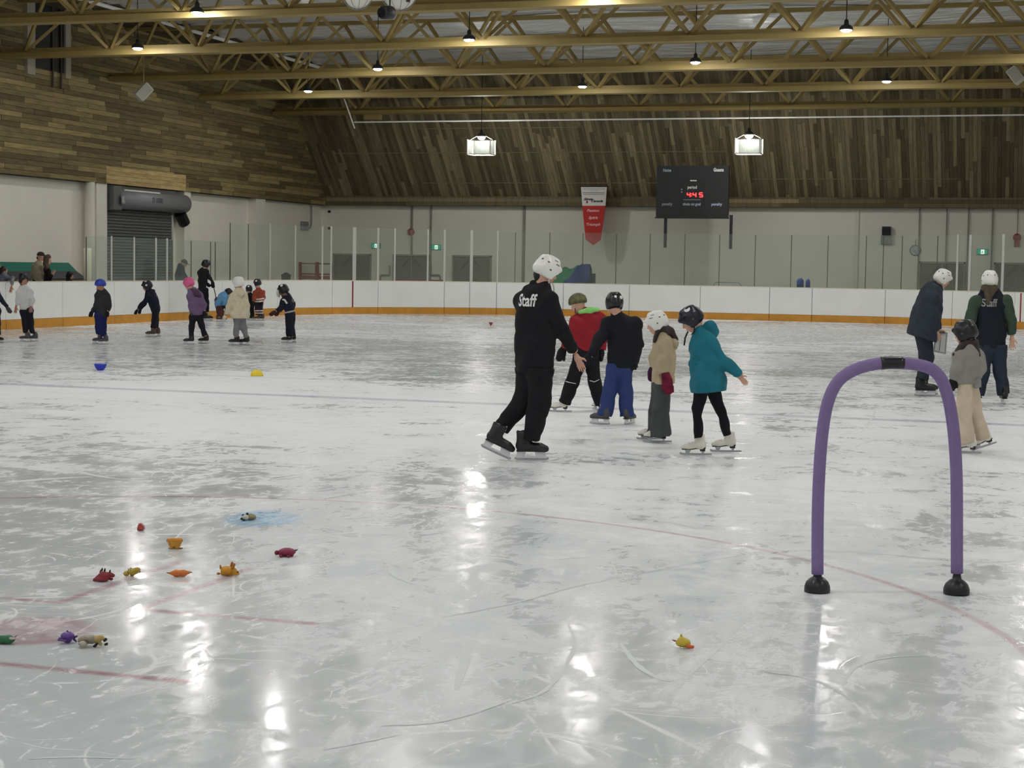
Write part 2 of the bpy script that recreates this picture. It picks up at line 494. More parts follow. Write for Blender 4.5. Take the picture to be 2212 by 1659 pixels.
# ---------------------------------------------------------------- walls
m_wall = mat('wall_paint', (246, 241, 228), 0.75, var=0.03, scale=0.6)
m_wallb = mat('wall_paint_back', (243, 241, 229), 0.75, var=0.035, scale=0.5)
m_pil = mat('pilaster_paint', (236, 232, 218), 0.7, var=0.02)
o = MB().box((WLX - 0.3, -10, -0.3), (WLX, WBY + 0.3, CEIL + 1)).build('wall_left', m_wall); struct(o); tag(o, 'cream painted wall beside the rink below the wood cladding', 'wall')
o = MB().box((WLX - 0.3, WBY, -0.3), (9.3, WBY + 0.3, CEIL + 1)).build('wall_back', m_wallb); struct(o); tag(o, 'cream painted block wall behind the far boards', 'wall')
o = MB().box((9.0, -10, -0.3), (9.3, WBY + 0.3, CEIL + 1)).build('wall_right', m_wallb); struct(o); tag(o, 'cream side wall of the hall', 'wall')
o = MB().box((WLX - 0.3, -10.3, -0.3), (9.3, -10, CEIL + 1)).build('wall_near', m_wallb); struct(o); tag(o, 'cream end wall of the hall', 'wall')
m_roof = mat('roof_dark', (52, 50, 46), 0.9)
o = MB().box((WLX - 0.3, -10.3, CEIL + 0.9), (9.3, WBY + 0.3, CEIL + 1.1)).build('ceiling', m_roof); struct(o); tag(o, 'dark roof deck above the insulation', 'ceiling')

# pilasters on the painted walls
def yl(px, py=500): return on(px, py, 0, WLX + 0.3).y
def trim(name, lo, hi, label, m=None):
    o = MB().box(lo, hi).build(name, m or m_pil); struct(o); tag(o, label, 'pilaster'); return o
trim('trim_1', (WLX, yl(206), 0), (WLX + 0.34, yl(229), WH), 'white wall column left of the roll-up door')
trim('trim_2', (WLX, yl(396), 0), (WLX + 0.34, yl(410), WH), 'white wall column right of the roll-up door')
trim('trim_3', (WLX, yl(551), 0), (WLX + 0.34, yl(571), WH), 'white wall column near the corner of the hall')
o = MB().tube([(WLX + 0.3, yl(194), 0), (WLX + 0.3, yl(194), WH)], 0.16, 14).build('trim_4', m_pil, smooth=True); struct(o); tag(o, 'round white downpipe beside the wall column', 'pipe')
m_blk = mat('black_gap', (22, 22, 22), 0.8)
p = on(688, 500, 1, WBY - 0.15)
o = MB().box((p.x - 0.05, WBY - 0.2, 0), (p.x + 0.06, WBY - 0.1, WH)).build('trim_5', m_blk); struct(o); tag(o, 'black vertical pipe in the corner of the hall', 'pipe')
for i, (px, w) in enumerate(((1132, .10), (1851, .16), (890, .05), (931, .05), (1986, .04), (2045, .04), (2092, .05), (2144, .05))):
    p = on(px, 480, 1, WBY - 0.06)
    o = MB().box((p.x - w / 2, WBY - 0.1, 0.0), (p.x + w / 2, WBY, WH)).build('trim_%d' % (6 + i), m_pil if i == 1 else mat('pipe_grey', (150, 148, 138), .6))
    struct(o); tag(o, 'narrow %s up the back wall' % ('white column' if i == 1 else 'grey conduit'), 'pipe', None if i == 1 else 'conduits up the back wall')

# ---------------------------------------------------------------- weathered wood cladding
def wood_material(name, src, tint=1.0, light=False):
    m, nt, b, N, L = newmat(name)
    if src == 'object':
        r = N.new('ShaderNodeObjectInfo').outputs['Random']
    else:
        r = N.new('ShaderNodeNewGeometry').outputs['Random Per Island']
    cr = N.new('ShaderNodeValToRGB'); e = cr.color_ramp.elements
    cols = [(100, 87, 54), (117, 103, 66), (130, 116, 76), (112, 98, 61), (143, 127, 84), (124, 110, 72), (156, 140, 93), (106, 94, 61)]
    if 'back' in name: cols = [(92, 82, 58), (108, 98, 71), (120, 110, 82), (103, 92, 66), (131, 120, 90), (114, 104, 78), (143, 132, 100), (98, 88, 66)]
    if light: cols = [(190, 165, 112), (200, 176, 122), (184, 158, 106), (206, 182, 130)]
    cr.color_ramp.interpolation = 'CONSTANT'
    while len(e) < len(cols): e.new(0.5)
    for i, c in enumerate(cols):
        e[i].position = i / len(cols); e[i].color = tuple(min(1, v * tint) for v in lin(c)) + (1,)
    L.new(r, cr.inputs[0])
    geo = N.new('ShaderNodeNewGeometry')
    mp = N.new('ShaderNodeMapping'); L.new(geo.outputs['Position'], mp.inputs[0])
    mp.inputs['Scale'].default_value = (9, 1.2, 9) if 'left' in name else (14, 1.0, 1.0)
    nz = N.new('ShaderNodeTexNoise'); nz.inputs['Scale'].default_value = 1.6; nz.inputs['Detail'].default_value = 6
    L.new(mp.outputs[0], nz.inputs['Vector'])
    mr = N.new('ShaderNodeMapRange'); L.new(nz.outputs['Fac'], mr.inputs[0])
    mr.inputs[1].default_value = .3; mr.inputs[2].default_value = .7; mr.inputs[3].default_value = 0.72; mr.inputs[4].default_value = 1.18
    mx = N.new('ShaderNodeMix'); mx.data_type = 'RGBA'; mx.blend_type = 'MULTIPLY'; mx.inputs[0].default_value = 1
    L.new(cr.outputs[0], mx.inputs[6])
    L.new(mr.outputs[0], mx.inputs[7])
    L.new(mx.outputs[2], b.inputs['Base Color'])
    b.inputs['Roughness'].default_value = 0.8
    return m
wl1, wl2 = wood_material('wood_left_single', 'object'), wood_material('wood_left_island', 'island')
wb1, wb2 = wood_material('wood_back_single', 'object', 1.25), wood_material('wood_back_island', 'island', 1.25)
wlight = wood_material('wood_left_light', 'object', 1.0, True)
m_sub = mat('wood_backing', (40, 34, 24), 0.9)
WX = WLX + 0.42                                     # face of the left cladding
root = MB().box((WLX, -8, WH), (WX - 0.03, WBY - 0.02, CEIL + 0.9)).build('wall_left_cladding', m_sub); struct(root)
tag(root, 'weathered horizontal plank cladding on the upper side wall', 'cladding')
doorY0, doorY1 = yl(231), yl(396)
hoodY0, hoodY1 = on(228, 366, 0, WX).y, on(400, 380, 0, WX).y
planks = []
rng = random.Random(11)
z = WH; PH = 0.152
while z < CEIL + 0.3:
    y = 22 - rng.random() * 2
    while y < WBY - 0.05:
        ln = rng.choice((1.0, 1.5, 1.9, 2.4, 2.4, 3.0, 3.6)) * rng.uniform(.9, 1.1)
        y1 = min(y + ln, WBY - 0.05)
        if not (z < WH + 0.45 and y < hoodY1 + .05 and y1 > hoodY0 - .05):
            planks.append((y, y1, z))
        else:
            if y < hoodY0 - .1: planks.append((y, hoodY0, z))
            if y1 > hoodY1 + .1: planks.append((hoodY1, y1, z))
        y = y1
    z += PH
def score(q):
    c = Vector((WX, (q[0] + q[1]) / 2, q[2])); d = depth(c); px = project_x(c)
    vis = -60 < px < 900 and q[2] < 8.9
    return -(q[1] - q[0]) / d / d if vis else 0
planks.sort(key=score)
rest = MB()
for i, (y, y1, z) in enumerate(planks):
    pr = rng.uniform(0.0, 0.022)
    lo, hi = (WX - 0.03, y + 0.004, z + 0.004), (WX + pr, y1 - 0.004, z + PH - 0.005)
    if i < 300: MB().box(lo, hi).build('plank', wl1, root)
    else: rest.box(lo, hi)
o = rest.build('planks', wl2, root); o['kind'] = 'stuff'
# fresh boards over the roll-up door
zz = WH
for k in range(4):
    ys = hoodY0
    for f in (0.42, 1.0) if k % 2 else (0.66, 1.0):
        ye = hoodY0 + (hoodY1 - hoodY0) * f
        MB().box((WX - 0.03, ys + 0.003, zz + 0.003), (WX + 0.03, ye - 0.003, zz + 0.135)).build('fresh_plank', wlight, root)
        ys = ye
    zz += 0.138

# sloping back cladding: 45 degrees from the top of the back wall up to the ceiling
SY0, SZ0 = WBY - 0.50, WH + 0.42
sdir = Vector((0, -1, 1)).normalized(); snrm = Vector((0, -1, -1)).normalized()
SLEN = (CEIL + 0.35 - SZ0) * math.sqrt(2)
rootb = MB().prism([(WLX + .2, SY0, SZ0), (9.0, SY0, SZ0), (9.0, SY0 - SLEN * .7071, SZ0 + SLEN * .7071), (WLX + .2, SY0 - SLEN * .7071, SZ0 + SLEN * .7071)], snrm * -0.05)
rootb = rootb.build('wall_back_cladding', m_sub); struct(rootb)
tag(rootb, 'weathered plank cladding sloping from the back wall up to the ceiling', 'cladding')
pl = []
x = WX; PW = 0.142
while x < 9.0:
    t = 0 - rng.random() * 1.5
    while t < SLEN:
        t1 = t + rng.choice((1.2, 1.8, 2.4, 3.0, 3.6, 4.2)) * rng.uniform(.9, 1.1)
        a, c = max(t, 0), min(t1, SLEN)
        if c - a > .1: pl.append((x, a, c))
        t = t1
    x += PW
def score2(q):
    c = Vector((q[0], SY0 - (q[1] + q[2]) / 2 * .7071, 7)); px = project_x(c)
    return -(q[2] - q[1]) if -20 < px < 2232 and q[1] < 6.3 else 0
pl.sort(key=score2)
rest = MB()
base0 = Vector((0, SY0, SZ0))
for i, (x, a, c) in enumerate(pl):
    h = rng.uniform(0.028, 0.05)
    ce = base0 + Vector((x + PW / 2, 0, 0)) + sdir * ((a + c) / 2) + snrm * (h / 2 + 0.025)
    args = (ce, Vector(((PW - 0.007) / 2, 0, 0)), sdir * ((c - a - 0.008) / 2), snrm * (h / 2))
    if i < 300: MB().obox(*args).build('plank', wb1, rootb)
    else: rest.obox(*args)
o = rest.build('planks', wb2, rootb); o['kind'] = 'stuff'
for k, (z0, z1, yy) in enumerate(((WH + 0.0, WH + 0.15, .02), (WH + 0.155, WH + 0.30, .0), (WH + 0.305, WH + 0.44, -.03))):
    x = WX
    while x < 9:
        x1 = min(9, x + rng.uniform(3.0, 6.0))
        MB().box((x + .004, SY0 - 0.05 - yy, z0), (x1 - .004, WBY - 0.001, z1)).build('trim_board', wb1, rootb); x = x1

# thin battens crossing the sloping planks
m_bat = mat('batten', (150, 140, 110), 0.7)
for t, x0, x1 in ((0.75, -24.0, -14.2), (0.95, -10.6, -3.0), (2.35, -27.5, -11.5), (3.6, -23.5, -17.0)):
    MB().obox(base0 + Vector(((x0 + x1) / 2, 0, 0)) + sdir * t + snrm * 0.085, Vector(((x1 - x0) / 2, 0, 0)), sdir * 0.012, snrm * 0.008).build('batten', m_bat, rootb)

# ---------------------------------------------------------------- foil insulation ceiling
m, nt, b_, N, L = newmat('foil')
b_.inputs['Base Color'].default_value = lin((222, 222, 220)) + (1,)
b_.inputs['Metallic'].default_value = 0.35; b_.inputs['Roughness'].default_value = 0.38
_g = N.new('ShaderNodeNewGeometry'); _mp = N.new('ShaderNodeMapping'); _mp.inputs['Scale'].default_value = (0.35, 2.2, 1); L.new(_g.outputs['Position'], _mp.inputs[0])
_nz = N.new('ShaderNodeTexNoise'); _nz.inputs['Scale'].default_value = 1.6; _nz.inputs['Detail'].default_value = 5; _nz.inputs['Distortion'].default_value = 1.2; L.new(_mp.outputs[0], _nz.inputs['Vector'])
_bp = N.new('ShaderNodeBump'); _bp.inputs['Strength'].default_value = 0.9; _bp.inputs['Distance'].default_value = 0.25; L.new(_nz.outputs['Fac'], _bp.inputs['Height']); L.new(_bp.outputs[0], b_.inputs['Normal'])
def hsh(i, j):
    v = math.sin(i * 127.1 + j * 311.7) * 43758.5453; return v - math.floor(v)
def vnoise(x, y):
    i, j = math.floor(x), math.floor(y); fx, fy = x - i, y - j
    fx, fy = fx * fx * (3 - 2 * fx), fy * fy * (3 - 2 * fy)
    return (hsh(i, j) * (1 - fx) + hsh(i + 1, j) * fx) * (1 - fy) + (hsh(i, j + 1) * (1 - fx) + hsh(i + 1, j + 1) * fx) * fy
X0, X1, Y0, Y1 = -26.6, 8.9, -9.5, 61.2
nx = 90
rows = [Y0 + (28 - Y0) * j / 60 for j in range(60)] + [28 + (Y1 - 28) * j / 320 for j in range(321)]
ny = len(rows) - 1
V = []; F = []
for j in range(ny + 1):
    y = rows[j]
    for i in range(nx + 1):
        x = X0 + (X1 - X0) * i / nx
        wob = 0.7 * (vnoise(x * .25, y * .25) - .5)
        ph = (y + wob) / 1.52
        sag = abs(math.sin(math.pi * ph)) ** 0.7
        z = CEIL + 0.34 - 0.20 * sag + 0.12 * (vnoise(x * .5 + 9, y * 1.6) - .5) + 0.10 * (vnoise(x * .45, y * 3.1 + 5) - .5) + 0.06 * (vnoise(x * .9 + 3, y * 5.5) - .5)
        if j > ny - 8: z -= 0.03 * (8 - ny + j) * (0.4 + vnoise(x * .8, 3.3))
        V.append((x, y, z))
for j in range(ny):
    for i in range(nx):
        a = j * (nx + 1) + i
        F.append((a, a + nx + 1, a + nx + 2, a + 1))
o = MB().poly(V, F).build('ceiling_insulation', m, smooth=True); struct(o); tag(o, 'crinkled silver foil insulation hung under the roof', 'insulation')
o = MB().box((WX, -9.5, CEIL + 0.12), (-26.5, 62, CEIL + 0.2)).build('ceiling_soffit', mat('soffit', (84, 72, 50), .85, var=.2, scale=2)); struct(o); tag(o, 'dark wooden soffit along the side wall', 'soffit')
o = MB().tube([(-26.45, 20, CEIL + 0.02), (-26.45, 61.3, CEIL + 0.02)], 0.06, 8).build('ceiling_pipe', mat('pipe_white', (244, 244, 240), .4)); tag(o, 'long white pipe along the edge of the foil ceiling', 'pipe')

# ---------------------------------------------------------------- roof trusses
m_tr = mat('truss_paint', (156, 136, 82), 0.6, var=0.08, scale=1.5)
CZ = 7.42
names = ['yellow steel roof truss crossing the hall, farthest from the entrance glass and just before the sloping planks',
         'yellow steel roof truss second from the sloping plank wall', 'yellow steel roof truss third from the sloping plank wall',
         'yellow steel roof truss fourth from the sloping plank wall', 'yellow steel roof truss fifth from the sloping plank wall',
         'yellow steel roof truss sixth from the sloping plank wall']
for k in range(6):
    Y = 60.79 - 6.07 * k
    t = thing('roof_truss', names[k] if k else 'yellow steel roof truss closest to the sloping plank wall', 'truss', (WX, Y, CZ), 'yellow roof trusses')
    xa, xb = WX + 0.03, 8.9
    MB().box((xa, Y - 0.20, CZ), (xb, Y + 0.20, CZ + 0.14)).build('bottom_chord', m_tr, t)
    MB().box((xa, Y - 0.03, CZ + 0.14), (xb, Y + 0.03, CZ + 0.27)).build('chord_web', m_tr, t)
    TZ = CEIL - 0.02; sp = 0.95 if k else 0.45
    for s in (-1, 1):
        MB().box((xa, Y + s * sp - 0.06, TZ), (xb, Y + s * sp + 0.06, TZ + 0.12)).build('top_chord', m_tr, t)
    x = -27.76
    while x < 8.5:
        for s in (-1, 1):
            for d in (-1, 1):
                e = x + d * 1.37
                if e < xa or e > xb: continue
                MB().bar((x + d * 0.06, Y + s * 0.05, CZ + 0.22), (e, Y + s * sp, TZ + 0.03), 0.085, 0.085).build('web_member', m_tr, t)
        x += 2.74

# ---------------------------------------------------------------- lamps
m_hous = mat('lamp_housing', (40, 40, 40), 0.5)
m_lens = emat('lamp_lens', (252, 250, 248), LAMP_EMIT)
m_cord = mat('cord_black', (20, 20, 20), 0.6)
proto = None
def lamp(x, y, z, label, group):
    t = thing('ceiling_light', label, 'lamp', (x, y, z), group)
    if not lamp_parts:
        B = MB().lathe((x, y, z), [(0.150, -0.026), (0.160, -0.024), (0.162, 0.03), (0.12, 0.08), (0.06, 0.11), (0.05, 0.20), (0.02, 0.24)], 16)
        lamp_parts['housing'] = B.build('housing', m_hous, t, True)
        B = MB().lathe((x, y, z), [(0.085, -0.065), (0.128, -0.035), (0.146, -0.002)], 10)
        lamp_parts['lens'] = B.build('lens', m_lens, t, True)
        B = MB().tube([(x, y, z + 0.24), (x, y, CEIL + 0.25)], 0.012, 6)
        lamp_parts['cord'] = B.build('cord', m_cord, t)
    else:
        for k, src in lamp_parts.items():
            c = src.copy(); COL.objects.link(c); c.parent = t
            if k == 'cord': c.scale.z = (CEIL + 0.25 - z - 0.24) / (CEIL + 0.25 - 7.5 - 0.24) ; c.location.z = 0.24 * (1 - c.scale.z)
    return t
lamp_parts = {}
for i in range(0, 7):
    for j in range(-8, 3):
        if (i + j) % 2: continue
        lab, grp = 'round high-bay lamp hanging among the yellow trusses', 'high-bay lamps hanging under the roof'
        if j >= 0 and i < 5:
            lab = 'high-bay lamp in the %s row from the plank side wall, between %s trusses' % (('first', 'second', 'third', 'fourth', 'fifth')[i], ('fourth and fifth', 'third and fourth', 'second and third')[j])
        lamp(-23.6 + 4.75 * i, 41.6 + 5.65 * j, 7.5, lab, grp)
# two lamps inside clear guard boxes in front of the sloping planks
m_gbox = glassmat('guard_plastic', (250, 250, 248), 0.035, 0.2)
m_gfr = mat('guard_frame', (225, 222, 214), 0.4)
for px, py, lab in ((1040, 300, 'lamp above a clear guard box, over the red banner side of the far wall'), (1618, 297, 'lamp above a clear guard box, beside the scoreboard')):
    c = on(px, py, 2, 6.30)
    lt = lamp(c.x, c.y, 6.40, lab, None)
    ln = [ch for ch in lt.children if ch.name.startswith('lens')][0]; bpy.data.objects.remove(ln)
    MB().lathe((c.x, c.y, 6.40), [(0.05, -0.13), (0.11, -0.10), (0.142, -0.05), (0.146, -0.002)], 10).build('lens', m_lens, lt, True)
    g = thing('lamp_guard', 'clear plastic guard box hanging under the lamp %s' % ('left of the banner' if px < 1300 else 'beside the scoreboard'), 'guard', (c.x, c.y, 5.74))
    hw, hd, z0, z1 = 0.43, 0.30, 5.74, 6.26
    for s in (-1, 1):
        MB().box((c.x - hw, c.y + s * hd - .004, z0), (c.x + hw, c.y + s * hd + .004, z1)).build('pane', m_gbox, g)
        MB().box((c.x + s * hw - .004, c.y - hd, z0), (c.x + s * hw + .004, c.y + hd, z1)).build('pane', m_gbox, g)
        for s2 in (-1, 1):
            MB().box((c.x + s * hw - .018, c.y + s2 * hd - .018, z0), (c.x + s * hw + .018, c.y + s2 * hd + .018, z1)).build('frame_post', m_gfr, g)
        MB().box((c.x - hw, c.y + s * hd - .016, z0 - .02), (c.x + hw, c.y + s * hd + .016, z0 + .014)).build('frame_rail', m_gfr, g)
        MB().box((c.x + s * hw - .016, c.y - hd, z0 - .02), (c.x + s * hw + .016, c.y + hd, z0 + .014)).build('frame_rail', m_gfr, g)
        MB().bar((c.x + s * hw, c.y, z1), (c.x + s * 0.12, c.y, z1 + 0.16), 0.012).build('hanger', m_gfr, g)
# ================================================================ FIXTURES ON AND BEFORE THE WALLS
m_steel = mat('shutter_grey', (104, 108, 107), 0.5, 0.2, var=.05)
m_steel2 = mat('shutter_hood', (140, 143, 145), 0.4, 0.05)
m_black = mat('black_paint', (24, 25, 27), 0.5)
m_white = mat('white_paint', (226, 226, 222), 0.5)
m_doorg = mat('door_grey', (128, 124, 110), 0.6, var=.04)
m_frame = mat('door_frame', (158, 155, 140), 0.6)
m_grey = mat('grey_box', (140, 142, 140), 0.6)
XP = Vector((1, 0, 0)); YP = Vector((0, 1, 0))

# roll-up door in the left wall
t = thing('roll_up_door', 'grey steel roll-up shutter door in the cream side wall', 'door', (WLX, (doorY0 + doorY1) / 2, 0))
d0, d1 = doorY0 + 0.05, doorY1 - 0.55
dx = WLX + 0.10
z = 0.0
while z < 3.35:
    MB().prism([(dx, d0, z + .005), (dx + .035, d0, z + .02), (dx + .035, d0, z + .075), (dx, d0, z + .09)], (0, 0, 0)).v if False else None
    B = MB(); y0_, y1_ = d0, d1
    prof = [(0, .002), (.03, .02), (.036, .055), (.02, .09), (0, .098)]
    P = [(dx + a, y0_, z + c) for a, c in prof] + [(dx + a, y1_, z + c) for a, c in prof]
    n = len(prof)
    B.poly(P, [tuple(range(n)), tuple(range(2 * n - 1, n - 1, -1))] + [(i, i + 1, n + i + 1, n + i) for i in range(n - 1)] + [(n - 1, 0, n, 2 * n - 1)])
    B.build('slat', m_steel, t); z += 0.1
MB().box((WLX, doorY0, 0), (WLX + 0.18, d0, WH)).build('guide_rail', m_steel, t)
MB().box((WLX, d1, 0), (WLX + 0.16, d1 + 0.10, 3.3)).build('guide_rail', mat('rail_light', (196, 196, 186), .5), t)
MB().tube([(WLX + 0.32, d0 + 0.45, 3.72), (WLX + 0.32, doorY1 - 0.05, 3.72)], 0.33, 18).build('hood', m_steel2, t, True)
MB().box((WLX + 0.02, d0, 3.35), (WLX + 0.52, d0 + 0.5, 4.12)).build('motor_bracket', m_steel, t)
MB().box((WLX + 0.60, d0 + 0.33, 3.56), (WLX + 0.64, d0 + 0.5, 3.80)).build('switch_plate', mat('plate_light', (170, 172, 172), .5), t)
MB().tube([(WLX + 0.32, doorY1 - 0.28, 3.40), (WLX + 0.32, doorY1 + 0.05, 3.05)], 0.2, 12).build('chain_hoist', m_black, t)
put_text('D 1000', 0.24, (WLX + 0.655, (d0 + d1) / 2 + 0.35, 3.74), YP, UP, mat('lettering_dark', (60, 62, 62), .6), t)
MB().tube([(WLX + 0.56, d0 + 0.6, 4.0), (WLX + 0.56, d0 + 2.9, 4.0)], 0.03, 8).build('hood_highlight', mat('highlight_white', (250, 250, 248), .25), t)  # reflected light along the hood top, modelled as a white rod

# high opening with a white frame on the left wall
t = thing('wall_vent', 'dark ventilation opening with pale uprights high on the plank wall', 'vent', (WX, on(110, 100, 0, WX + .05).y, 7.6))
def yx(px, py): q = on(px, py, 0, WX + 0.05); return q
ya, yb, yc, yd = yx(55, 100).y, yx(72, 100).y, yx(138, 100).y, yx(149, 100).y
zt, zb = yx(100, 0).z + 0.2, yx(100, 150).z
MB().box((WX, yb, zb), (WX + 0.05, yc, zt)).build('dark_panel', m_black, t)
MB().box((WX, ya, zb - .25), (WX + 0.12, yb, zt)).build('upright', mat('upright_pale', (165, 158, 140), .7), t)
MB().box((WX, yc, zb - .15), (WX + 0.12, yd, zt)).build('upright', MATS['upright_pale'], t)
for px in (112, 130):
    y_ = yx(px, 100).y
    MB().box((WX + .06, y_ - .03, zb - 0.5), (WX + 0.1, y_ + .03, zt)).build('rod', mat('rod_dark', (70, 62, 50), .7), t)

# double doors in the back wall
def xb_(px, py=560): return on(px, py, 1, WBY - 0.03).x
doors = [(720, 802, 'grey double door in the back wall, beside the corner with the red rails'), (850, 930, 'grey double door in the back wall, between the two left exit signs'),
         (978, 1062, 'grey double door in the back wall behind the glass, right of the second exit sign'), (1985, 2086, 'grey double door in the back wall under the round clock'), (2148, 2250, 'grey double door in the back wall under the hanging red bell by the far exit sign')]
for i, (a, c, lab) in enumerate(doors):
    x0, x1 = xb_(a), xb_(c)
    t = thing('door_%d' % (i + 1), lab, 'door', ((x0 + x1) / 2, WBY, 0)); t['kind'] = 'structure'
    xm = (x0 + x1) / 2
    MB().box((x0 + .06, WBY - .04, 0), (xm - .008, WBY, 2.08)).build('door_leaf', m_doorg, t)
    MB().box((xm + .008, WBY - .04, 0), (x1 - .06, WBY, 2.08)).build('door_leaf', m_doorg, t)
    MB().box((x0, WBY - .09, 0), (x0 + .06, WBY, 2.16)).build('door_frame', m_frame, t)
    MB().box((x1 - .06, WBY - .09, 0), (x1, WBY, 2.16)).build('door_frame', m_frame, t)
    MB().box((x0, WBY - .09, 2.09), (x1, WBY, 2.16)).build('door_frame', m_frame, t)
    for s in (-1, 1):
        MB().bar((xm + s * .1, WBY - .10, 2.0), (xm + s * .42, WBY - .06, 1.62), 0.03).build('closer_arm', mat('closer', (96, 94, 86), .6), t)
        MB().box((xm + s * .45 - .3, WBY - .075, 0.98), (xm + s * .45 + .3, WBY - .045, 1.04)).build('push_bar', mat('closer', (96, 94, 86), .6), t)

# exit signs
m_eg = emat('exit_green', (40, 150, 120), 0.6); m_ew = emat('exit_white', (235, 250, 245), 0.9)
for px, py, lab in ((812, 531, 'green exit sign left of the hanging red bell near the corner'), (942, 534, 'green exit sign between two double doors left of the staff instructor'), (2122, 544, 'green exit sign between the clock and the far red bell')):
    c = on(px, py, 1, WBY - 0.05)
    t = thing('exit_sign', lab, 'sign', (c.x, WBY, c.z), 'exit signs')
    MB().box((c.x - .20, WBY - .06, c.z - .11), (c.x + .20, WBY, c.z + .11)).build('housing', mat('sign_green_edge', (90, 150, 130), .5), t)
    MB().box((c.x - .18, WBY - .064, c.z - .085), (c.x + .18, WBY - .0602, c.z + .085)).build('panel', m_eg, t)
    MB().box((c.x - .055, WBY - .067, c.z - .085), (c.x + .075, WBY - .0642, c.z + .085)).build('doorway_pictogram', m_ew, t)
    B = MB(); zz = WBY - .0685
    B.bar((c.x + .01, zz, c.z + .05), (c.x + .012, zz, c.z + .051), .03, .03)
    B.bar((c.x + .012, zz, c.z + .03), (c.x - .005, zz, c.z - .02), .004, .03)
    B.bar((c.x - .005, zz, c.z - .02), (c.x - .03, zz, c.z - .065), .004, .018)
    B.bar((c.x - .005, zz, c.z - .02), (c.x + .03, zz, c.z - .045), .004, .018)
    B.build('running_figure', m_eg, t)

# red alarm bells hanging on conduits
m_red = mat('bell_red', (158, 52, 40), 0.45)
for px, py, lab in ((886, 501, 'round red alarm bell on a thin conduit by the left doors'), (2197, 513, 'red alarm horn on a thin conduit above the far right door')):
    c = on(px, py, 1, WBY - 0.12)
    t = thing('alarm_bell', lab, 'bell', (c.x, WBY, c.z))
    MB().lathe((c.x, WBY, c.z), [(.15, .0), (.15, .05), (.12, .10), (.05, .13), (.02, .135)], 20, (0, -1, 0)).build('gong', m_red, t, True)
    MB().tube([(c.x, WBY - .03, c.z + .13), (c.x, WBY - .03, WH - .01)], .014, 6).build('conduit', mat('pipe_grey', (150, 148, 138), .6), t)
    if px > 2000:
        MB().box((c.x - .10, WBY - .10, c.z - .34), (c.x + .10, WBY - .01, c.z - .12)).build('horn_body', m_red, t)

# clock, wall speaker, boxes
c = on(1977, 541, 1, WBY - 0.05)
t = thing('wall_clock', 'round wall clock with dark rim and pale dial on the back wall', 'clock', (c.x, WBY, c.z))
MB().lathe((c.x, WBY, c.z), [(.19, 0), (.205, .02), (.205, .05), (.18, .055)], 28, (0, -1, 0)).build('rim', mat('clock_rim', (84, 90, 98), .5), t, True)
MB().lathe((c.x, WBY - .056, c.z), [(.18, 0), (.18, .003)], 28, (0, -1, 0)).build('dial', mat('clock_dial', (196, 202, 208), .5), t)
MB().bar((c.x, WBY - .062, c.z), (c.x - .07, WBY - .062, c.z - .05), .004, .016).build('hour_hand', m_black, t)
MB().bar((c.x, WBY - .064, c.z), (c.x + .05, WBY - .064, c.z - .12), .004, .01).build('minute_hand', m_black, t)
for k in range(12):
    a = k * math.pi / 6
    MB().bar((c.x + math.sin(a) * .14, WBY - .061, c.z + math.cos(a) * .14), (c.x + math.sin(a) * .17, WBY - .061, c.z + math.cos(a) * .17), .003, .012).build('hour_mark', m_black, t)
MB().tube([(c.x, WBY - .02, c.z + .2), (c.x, WBY - .02, c.z + .42)], .012, 6).build('wire_cover', mat('pipe_grey', (150, 148, 138), .6), t)

c = on(1915, 499, 1, WBY - 0.15)
t = thing('wall_speaker', 'small black loudspeaker box on a grey bracket on the back wall', 'speaker', (c.x, WBY, c.z))
MB().box((c.x - .16, WBY - .3, c.z - .16), (c.x + .16, WBY - .02, c.z + .17)).build('cabinet', m_black, t, bevel=.01)
MB().box((c.x - .13, WBY - .306, c.z - .13), (c.x + .13, WBY - .300, c.z + .13)).build('grille', mat('grille_dark', (42, 42, 46), .8), t)
MB().box((c.x - .2, WBY - .2, c.z - .5), (c.x + .2, WBY, c.z - .17)).build('bracket_box', m_grey, t)

c = on(661, 488, 0, WLX + 0.15)
t = thing('electrical_box', 'grey electrical box with a bent conduit near the hall corner', 'box', (WLX + .005, c.y, c.z))
MB().box((WLX + .005, c.y - .25, c.z - .18), (WLX + .16, c.y + .25, c.z + .18)).build('enclosure', m_grey, t)
MB().tube([(WLX + .08, c.y + .25, c.z - .05), (WLX + .08, c.y + .6, c.z - .05), (WLX + .08, c.y + .7, c.z + .1), (WLX + .08, c.y + .7, WH - .03)], .03, 8).build('conduit', m_grey, t)

for k, (px, py) in enumerate(((711, 457), (711, 493))):
    c = on(px, py, 1, WBY - .05)
    o = MB().box((c.x - .05, WBY - .06, c.z - .05), (c.x + .05, WBY, c.z + .05)).build('junction_box', m_black, origin=(c.x, WBY, c.z))
    tag(o, 'small black junction box %s on the back wall beside the corner pipe' % ('high up' if k == 0 else 'lower down'), 'box')
for px, lab in ((822, 'grey floor-standing conduit bend left of the middle doors'), (951, 'grey floor-standing conduit bend right of the middle doors')):
    c = on(px, 594, 1, WBY - .1)
    s = 1 if px < 900 else -1
    e = on(842 if px < 900 else 931, 590, 1, WBY - .1).x
    o = MB().tube([(c.x, WBY - .1, .0), (c.x, WBY - .1, c.z - .05), (c.x + (e - c.x) * .15, WBY - .1, c.z), (e, WBY - .1, c.z), (e, WBY - .1, c.z + .4)], .035, 8).build('conduit_bend', mat('pipe_grey', (150, 148, 138), .6), origin=(c.x, WBY - .1, 0))
    tag(o, lab, 'conduit')

